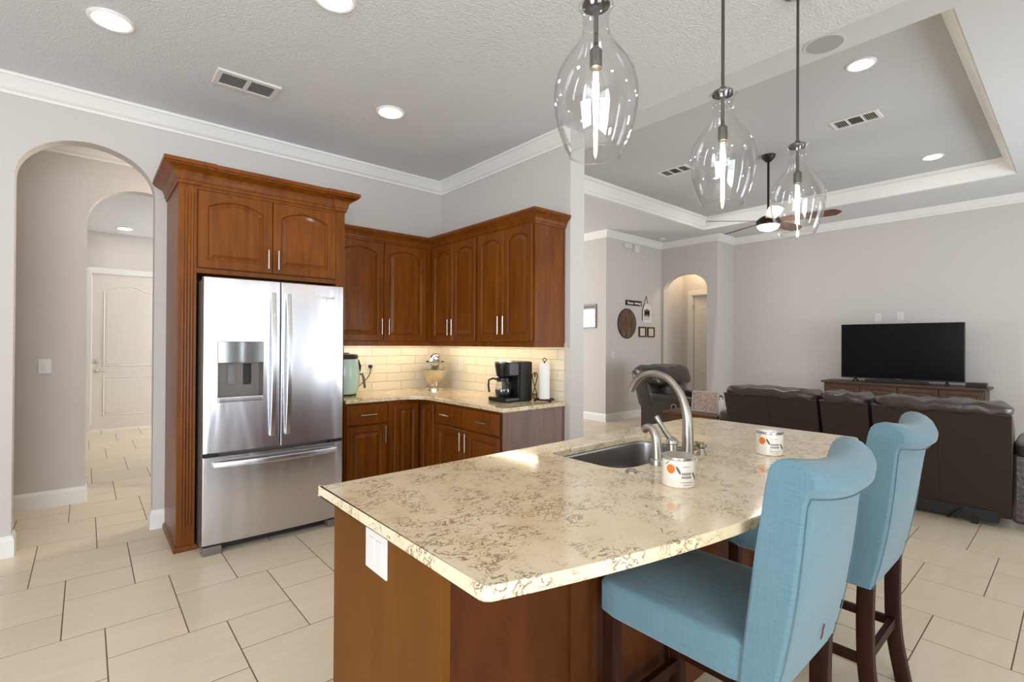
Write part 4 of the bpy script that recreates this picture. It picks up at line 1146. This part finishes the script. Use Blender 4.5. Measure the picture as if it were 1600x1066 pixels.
quad_vent(5.66, 1.45, HT, .2, 'white air vent in the tray ceiling between its two recessed lights')
quad_vent(5.62, 3.37, HT, .2, 'white air vent in the tray ceiling beside the middle glass pendant')
t = thing('ceiling_speaker', 'round grey speaker set in the soffit beside the tray', 'speaker', (3.70, 1.125, HL - .008))
obj('grille', lathe(B(), [(0, -.004), (.105, -.004), (.105, -.0008), (0, -.0008)], (3.70, 1.125, HL), 40), 'grille', t)
obj('trim_ring', lathe(B(), [(.105, -.001), (.125, -.001), (.124, -.003), (.107, -.005), (.105, -.001)], (3.70, 1.125, HL), 40), 'soffit', t)
bm = lathe(B(), [(0, -.001), (.065, -.001), (.065, -.02), (.055, -.034), (.02, -.04), (0, -.04)], (8.22, 5.2, HL), 28)
solo('smoke_detector', bm, 'plate', 'small white smoke detector on the ceiling by the gallery corner', 'smoke detector')

# ceiling fan
fc = Vector((5.98, 2.39, 0))
t = thing('ceiling_fan', 'dark bronze five-blade ceiling fan with a lit bowl under the tray ceiling', 'ceiling fan', (5.98, 2.39, 2.69))
obj('canopy', lathe(B(), [(0, HT - .001), (.075, HT - .001), (.07, HT - .03), (.035, HT - .07), (.018, HT - .08), (0, HT - .08)], fc, 28), 'bronze', t)
obj('downrod', tube(B(), [fc + Vector((0, 0, HT - .07)), fc + Vector((0, 0, 2.86))], .013, 12), 'bronze', t)
obj('motor_housing', lathe(B(), [(0, 2.875), (.03, 2.87), (.075, 2.855), (.115, 2.825), (.128, 2.80), (.128, 2.785), (.122, 2.782), (.128, 2.778), (.122, 2.755), (.118, 2.752), (0, 2.752)], fc, 40), 'bronze', t)
obj('light_bowl', lathe(B(), [(.119, 2.753), (.112, 2.732), (.09, 2.71), (.05, 2.695), (0, 2.69)], fc, 36), 'fanlens', t)
for k in range(5):
    a = R([180, 108, 36, -36, -108][k] - 2); dr_ = Rt * math.cos(a) + Fw * math.sin(a); sd = Vector((0, 0, 1)).cross(dr_)
    bm = B(); sec = []
    for i in range(13):
        q = i / 12; rr = .11 + .60 * q; w = .045 + .03 * math.sin(min(1, q * 1.3) * math.pi * .5)
        if q > .85: w *= math.sqrt(max(.02, 1 - ((q - .85) / .15) ** 2))
        p = fc + dr_ * rr + Vector((0, 0, 2.805)); tl = R(-13); o1 = sd * math.cos(tl) + Vector((0, 0, 1)) * math.sin(tl); nn = dr_.cross(o1)
        sec.append([p - o1 * w - nn * .003, p + o1 * w - nn * .003, p + o1 * w + nn * .003, p - o1 * w + nn * .003])
    loops(bm, sec); obj('blade', bm, 'fanwood', t)
point('fan_glow', fc + Vector((0, 0, 2.62)), 14, (1, .93, .84), .1)

# ------------------------------------------------------------------ gallery wall
bm = B(); fbox(bm, W2, 7.477, 7.968, 2.088, 2.182, .001, .02, .002)
sg = solo('wall_sign', bm, 'signblack', 'small black wall sign with white script lettering', 'sign', (7.72, W2Y, 2.086))
bm = B(); pts = []
for w0, w1, seed in ((7.52, 7.69, 0), (7.73, 7.93, 1)):
    pts = []
    for i in range(61):
        q = i / 60; u = w0 + (w1 - w0) * q + .006 * math.sin(q * 40); v = 2.128 + .015 * math.sin(q * 38 + seed) + (.022 if (seed == 0 and q < .12) or (seed == 1 and q > .88) else 0) * math.sin(q * 60)
        pts.append(W2.p(u, v, .021))
    tube(bm, pts, .006, 6)
obj('script_lettering', bm, 'signwhite', sg)
# round planked sign
t = thing('round_sign', 'round sign of weathered wood planks under the black script sign', 'sign', (7.52, W2Y, 1.49))
bm = B(); rcx, rcz, rr = 7.519, 1.747, .268
for k in range(7):
    u0 = rcx - rr + 2 * rr * k / 7 + .002; u1 = rcx - rr + 2 * rr * (k + 1) / 7 - .002
    top = []; bot = []
    for i in range(7):
        u = u0 + (u1 - u0) * i / 6; hgt = math.sqrt(max(0, rr * rr - (u - rcx) ** 2)); top.append((u, rcz + hgt)); bot.append((u, rcz - hgt))
    pl = bot + top[::-1]; dep = .018 + .003 * (k % 2)
    loops(bm, [[W2.p(a, b, .001) for a, b in pl], [W2.p(a, b, dep) for a, b in pl]])
bmesh.ops.remove_doubles(bm, verts=bm.verts[:], dist=1e-6)
obj('plank', bm, 'plankwood', t, 20)
bm = B(); tube(bm, [W2.p(rcx + rr * math.cos(q), rcz + rr * math.sin(q), .012) for q in [2 * math.pi * i / 56 for i in range(57)]], .009, 8)
obj('rim', bm, 'iron', t)
# arched plaque on a cord
t = thing('arched_plaque', 'white arched plaque with three dark feathers hung on a cord', 'plaque', (8.15, W2Y, 1.785))
def archpoly(u0, u1, v0, v1):
    r = (u1 - u0) / 2; c = (u0 + u1) / 2
    return [(u0, v0), (u1, v0)] + [(c + r * math.cos(q), v1 - r * 1.25 + r * 1.25 * math.sin(q)) for q in [math.pi * i / 20 for i in range(21)]]
a, b = archpoly(8.015, 8.278, 1.787, 2.142), archpoly(8.05, 8.243, 1.82, 2.112)
bm = B(); loops(bm, [[W2.p(p, q, .001) for p, q in a], [W2.p(p, q, .02) for p, q in a], [W2.p(p, q, .02) for p, q in b], [W2.p(p, q, .008) for p, q in b]], True, True)
obj('board', bm, 'signwhite', t)
for k, cu_ in enumerate((8.085, 8.147, 8.208)):
    hz = .165 if k == 1 else .145; fl = [(math.sin(math.pi * q / 12) ** .8 * .027, 1.895 + hz * q / 12) for q in range(13)]
    fp = [(cu_ + w_, z_) for w_, z_ in fl] + [(cu_ - w_, z_) for w_, z_ in fl[-2:0:-1]]
    bm = B(); loops(bm, [[W2.p(p, q, .008) for p, q in fp], [W2.p(p, q, .015) for p, q in fp]])
    tube(bm, [W2.p(cu_, 1.90, .011), W2.p(cu_, 1.83, .011)], .004, 6)
    obj('feather', bm, 'iron', t)
obj('cord', tube(B(), [W2.p(8.0, 1.83, .006), W2.p(8.005, 2.02, .006), W2.p(8.134, 2.292, .006), W2.p(8.2, 2.10, .006)], .006, 8), 'rodmetal', t)
for k, (u0, u1, lab) in enumerate(((7.885, 8.11, 'small wood picture frame next to the round planked sign'), (8.162, 8.395, 'small wood picture frame directly under the arched plaque'))):
    t = thing('picture_frame', lab, 'picture frame', ((u0 + u1) / 2, W2Y, 1.506), 'two small frames on the gallery wall')
    bm = B(); w = .026
    for q in ((u0, u1, 1.506, 1.506 + w), (u0, u1, 1.70 - w, 1.70), (u0, u0 + w, 1.506 + w, 1.70 - w), (u1 - w, u1, 1.506 + w, 1.70 - w)): fbox(bm, W2, *q, .001, .028, .002)
    obj('frame', bm, 'frame_wood', t)
    bm = B(); fbox(bm, W2, u0 + w * .8, u1 - w * .8, 1.506 + w * .8, 1.70 - w * .8, .001, .010); pr = obj('print', bm, 'cream', t)
    bm = B()
    for j in range(4): fbox(bm, W2, u0 + .06, u1 - .06 - .012 * (j % 2), 1.63 - .022 * j, 1.635 - .022 * j, .010, .0108)
    obj('print_lines', bm, 'ink', pr)
# framed picture reflecting the window
t = thing('framed_picture', 'grey framed glass picture reflecting window blinds beside the white pillar', 'picture', (W1X, 5.87, 1.65))
bm = B(); y0, y1, z0, z1, w = 5.70, 6.05, 1.652, 2.085, .03
for q in ((-y1, -y0, z0, z0 + w), (-y1, -y0, z1 - w, z1), (-y1, -y1 + w, z0 + w, z1 - w), (-y0 - w, -y0, z0 + w, z1 - w)): fbox(bm, W1, *q, .001, .025, .002)
obj('frame', bm, 'frame_grey', t)
bm = B(); fbox(bm, W1, -y1 + w * .8, -y0 - w * .8, z0 + w * .8, z1 - w * .8, .001, .012); obj('glass', bm, 'mirrorpic', t)
bm = B()
for k in range(26): fbox(bm, Fr((3.0, 0, 0), (0, 1, 0)), 8.06, 9.44, 1.03 + .05 * k, 1.055 + .05 * k, .0, .004)
struct('blind', bm, 'blind', WIN5)
# devices high on the wall
bm = B(); fbox(bm, W2, 7.70, 7.84, 3.08, 3.225, .001, .05, .006)
solo('door_chime', bm, 'plate', 'white box mounted high on the gallery wall under the crown', 'chime')
t = thing('wall_vent', 'pale slotted wall vent beside the white box under the crown', 'vent', (7.55, W2Y, 3.13))
bm = B(); fbox(bm, W2, 7.42, 7.68, 3.135, 3.235, .001, .012, .003); obj('frame', bm, 'wall', t)
bm = B()
for k in range(5): fbox(bm, W2, 7.44, 7.66, 3.15 + .016 * k, 3.158 + .016 * k, .012, .014)
obj('louver', bm, 'trim', t)

# ------------------------------------------------------------------ living room furniture
# media console
t = thing('media_console', 'long wood media console under the television', 'media console', (8.98, 1.745, 0))
obj('top', boxm(8.74, 9.245, .79, 2.70, .79, .822, .006), 'consolewood', t)
obj('body', boxm(8.77, 9.245, .83, 2.66, .08, .79), 'consolewood', t)
FC = Fr((8.77, 0, 0), (0, -1, 0))
for k in range(4):
    u0 = -2.64 + .4525 * k; obj('door', panel_door(B(), FC, u0, u0 + .44, .12, .77, 0, .02, stile=.06, rise=0), 'consolewood', t)
for x in (8.80, 9.19):
    for y in (.86, 2.6): obj('leg', boxm(x, x + .04, y, y + .04, 0, .085), 'consolewood', t)
t = thing('television', 'large flat black television standing on the media console', 'television', (8.9, 1.75, .823))
obj('cabinet', boxm(8.885, 8.935, 1.036, 2.463, .875, 1.69, .006), 'black', t)
obj('screen', boxm(8.8825, 8.886, 1.046, 2.453, .895, 1.682), 'screen', t)
for y in (1.22, 2.28):
    bm = B(); tube(bm, [(8.91, y, .88), (8.80, y, .8335)], .009, 8); tube(bm, [(8.91, y, .88), (9.03, y, .8335)], .009, 8); box(bm, 8.79, 8.81, y - .012, y + .012, .8225, .833); box(bm, 9.02, 9.04, y - .012, y + .012, .8225, .833)
    obj('stand_foot', bm, 'black', t)
obj('logo', boxm(8.881, 8.884, 1.72, 1.78, .882, .888), 'frame_grey', t)
t = thing('soundbar', 'black soundbar lying along the console below the television', 'soundbar', (8.84, 1.78, .8225))
obj('body', boxm(8.775, 8.785 + .05, 1.40, 2.13, .8225, .868, .01), 'softblack', t)
t = thing('cable_box', 'dark cable box on the console, just past the end of the television', 'cable box', (8.87, .92, .8225))
obj('body', boxm(8.79, 8.98, .815, 1.02, .8225, .885, .004), 'black', t)
obj('front_panel', boxm(8.786, 8.79, .82, 1.015, .83, .88), 'softblack', t)

# three-section reclining sofa, its back to the kitchen
t = thing('reclining_sofa', 'dark brown leather reclining sofa with its back to the kitchen', 'sofa', (5.5, 1.37, 0))
def bx(z): return 5.22 - .24 * (z - .08) / .8       # reclined back plane
for y0, y1 in ((1.575, 2.425), (1.19, 1.55), (.335, 1.165)):
    bm = B(); lo, hi = (y0 + .012, y1 - .012), (y0, y1)
    ls = []
    for z in (.075, .085, .4, .86, .872):
        q = (z - .08) / .8; a, b = lo[0] + (hi[0] - lo[0]) * q, lo[1] + (hi[1] - lo[1]) * q; s = .006 if z in (.075, .872) else 0
        ls.append([(bx(z) + s, a + s, z), (bx(z) + s, b - s, z), (bx(z) + .10, b - s, z), (bx(z) + .10, a + s, z)])
    loops(bm, ls)
    bp_ = obj('back_panel', bm, 'leatherback', t)
    obj('piping', tube(B(), [(bx(.872) - .001, y0, .873), (bx(.872) - .001, y1, .873)], .007, 8), 'leather', bp_)
    if y1 - y0 > .6: obj('seam', tube(B(), [(bx(z) - .0005, (y0 + y1) / 2, z) for z in (.09, .86)], .0015, 6), 'softblack', bp_)
    yc = (y0 + y1) / 2
    def puff(p, yc=yc, hw=(y1 - y0) / 2):
        p.z += .010 * math.sin(p.y * 31 + p.x * 11) + .006 * math.sin(p.y * 67); return p
    ht = .955
    obj('head_cushion', pillow(B(), 4.945, 5.30, y0 - .004, y1 + .004, .858, ht, .5, fn=puff), 'leather', t, 80)
    obj('seat_back', pillow(B(), 5.12, 5.45, y0 + .005, y1 - .005, .4, .90, .4), 'leather', t, 80)
    obj('seat_cushion', pillow(B(), 5.36, 6.02, y0 + .005, y1 - .005, .22, .48 if y1 - y0 > .6 else .60, .3), 'leather', t, 80)
for y0, y1 in ((2.423, 2.60), (.17, .349)):
    a_ = obj('arm', boxm(5.18, 6.0, y0, y1, .06, .58, .03), 'leather', t, 60)
    obj('arm_pad', pillow(B(), 5.16, 6.02, y0 - .01, y1, .54, .66, .45), 'leather', a_, 80)
obj('base_frame', boxm(5.20, 5.95, .42, 2.35, .03, .12), 'softblack', t)
bm = B()
for y in (.55, .95, 1.75, 2.2): box(bm, 5.19, 5.24, y - .02, y + .02, 0, .05)
for y in (.62, 1.0): tube(bm, [(5.2, y, .10), (5.16, y + .05, .05), (5.2, y + .09, .02)], .01, 8)
obj('recliner_mechanism', bm, 'iron', t)

# recliner facing the windows, its side to the kitchen
t = thing('recliner', 'charcoal leather recliner beside the gallery wall', 'recliner', (6.86, 4.05, 0))
def lean(p):
    p.y += .30 * max(0, (p.z - .45)); return p
for x0, x1 in ((6.40, 6.60), (7.12, 7.32)):
    bm = B(); pl = roundpoly([(4.40, .05), (4.40, .60), (4.33, .64), (3.62, .56), (3.56, .05)], [.02, .03, .05, .08, .02])
    loops(bm, [[(x, a, b) for a, b in pl] for x in (x0, x1)])
    ar = obj('arm', bm, 'greyleather', t)
    ap = obj('arm_pad', pillow(B(), x0 - .012, x1 + .012, 3.55, 4.36, .545, .64, .4, fn=lambda p: Vector((p.x, p.y, p.z + .06 * (p.y - 4.0)))), 'greyleather', t, 80)
    if x0 < 6.5:
        c = Vector((x0, 3.85, .47)); bm = B(); lathe(bm, [(0, -.004), (.034, -.004), (.034, -.001), (0, -.001)], c, 20, axis='x')
        obj('control', bm, 'black', ar)
        bm = B(); lathe(bm, [(.034, -.001), (.034, -.006), (.042, -.006), (.044, -.001)], c, 24, axis='x'); obj('control_ring', bm, 'silver', ar)
obj('backrest', pillow(B(), 6.385, 7.44, 4.16, 4.46, .40, .98, .2, fn=lean), 'greyleather', t, 80)
def roll(p):
    p.z += .012 * math.sin(p.x * 23) + .006 * math.sin(p.x * 57); return lean(p)
obj('head_cushion', pillow(B(), 6.37, 7.44, 3.98, 4.44, .74, 1.05, .45, fn=roll), 'greyleather', t, 80)
obj('lumbar_cushion', pillow(B(), 6.60, 7.12, 3.98, 4.30, .46, .78, .5, fn=lean), 'greyleather', t, 80)
obj('seat_cushion', pillow(B(), 6.60, 7.12, 3.50, 4.20, .26, .49, .35), 'greyleather', t, 80)
obj('footrest', pillow(B(), 6.60, 7.12, 3.48, 3.56, .08, .40, .35), 'greyleather', t, 80)
obj('base_frame', boxm(6.46, 7.26, 3.62, 4.35, 0, .08), 'softblack', t)
bm = B()
for u in (6.62, 7.08): tube(bm, [(u, 3.93 + .30 * (z - .45) + .012, z) for z in (.80, .84)], .002, 6)
bm.free()

# end table and what stands on it
t = thing('end_table', 'brown wood end table between the sofa and the recliner', 'end table', (5.66, 3.0, 0))
obj('top', boxm(5.36, 5.98, 2.69, 3.38, .525, .56, .006), 'tablewood', t)
obj('apron', boxm(5.40, 5.94, 2.73, 3.34, .44, .526), 'tablewood', t)
for x in (5.40, 5.88):
    for y in (2.73, 3.28): obj('leg', boxm(x, x + .06, y, y + .06, 0, .45, .004), 'tablewood', t)
t = thing('tabletop_sign', 'whitewashed framed sign standing on the end table', 'sign', (5.62, 2.92, .561))
bm = B(); FS = Fr((0, 0, 0), (0, -1, 0)); w = .018
for q in ((-.18, .18, 0, w), (-.18, .18, .25 - w, .25), (-.18, -.18 + w, w, .25 - w), (.18 - w, .18, w, .25 - w)): fbox(bm, FS, *q, 0, .02, .002)
MT = Matrix.Translation((5.60, 2.955, .5612)) @ Matrix.Rotation(R(6), 4, 'Y') @ Matrix.Rotation(R(-8), 4, 'Z')
bmesh.ops.transform(bm, matrix=MT, verts=bm.verts[:]); obj('frame', bm, 'frame_light', t)
bm = B(); fbox(bm, FS, -.165, .165, .015, .235, .002, .012); bmesh.ops.transform(bm, matrix=MT, verts=bm.verts[:]); obj('board', bm, 'linen_sign', t)
bm = lathe(B(), [(0, 0), (.024, 0), (.026, .01), (.026, .15), (.012, .18), (.012, .2), (0, .2)], (5.56, 2.74, .5605), 20)
solo('lotion_bottle', bm, 'plate', 'slim pale bottle on the end table against the sofa', 'bottle')

# ------------------------------------------------------------------ lamps out of sight that light the passages
point('hall_lamp', (1.6, 5.1, 2.75), 44, (1, .92, .82), .08)
point('far_lamp', (1.9, 8.0, 2.1), 8, (1, .97, .94), .2)
point('passage_lamp', (9.1, 4.95, 2.95), 9, (1, .80, .52), .06)
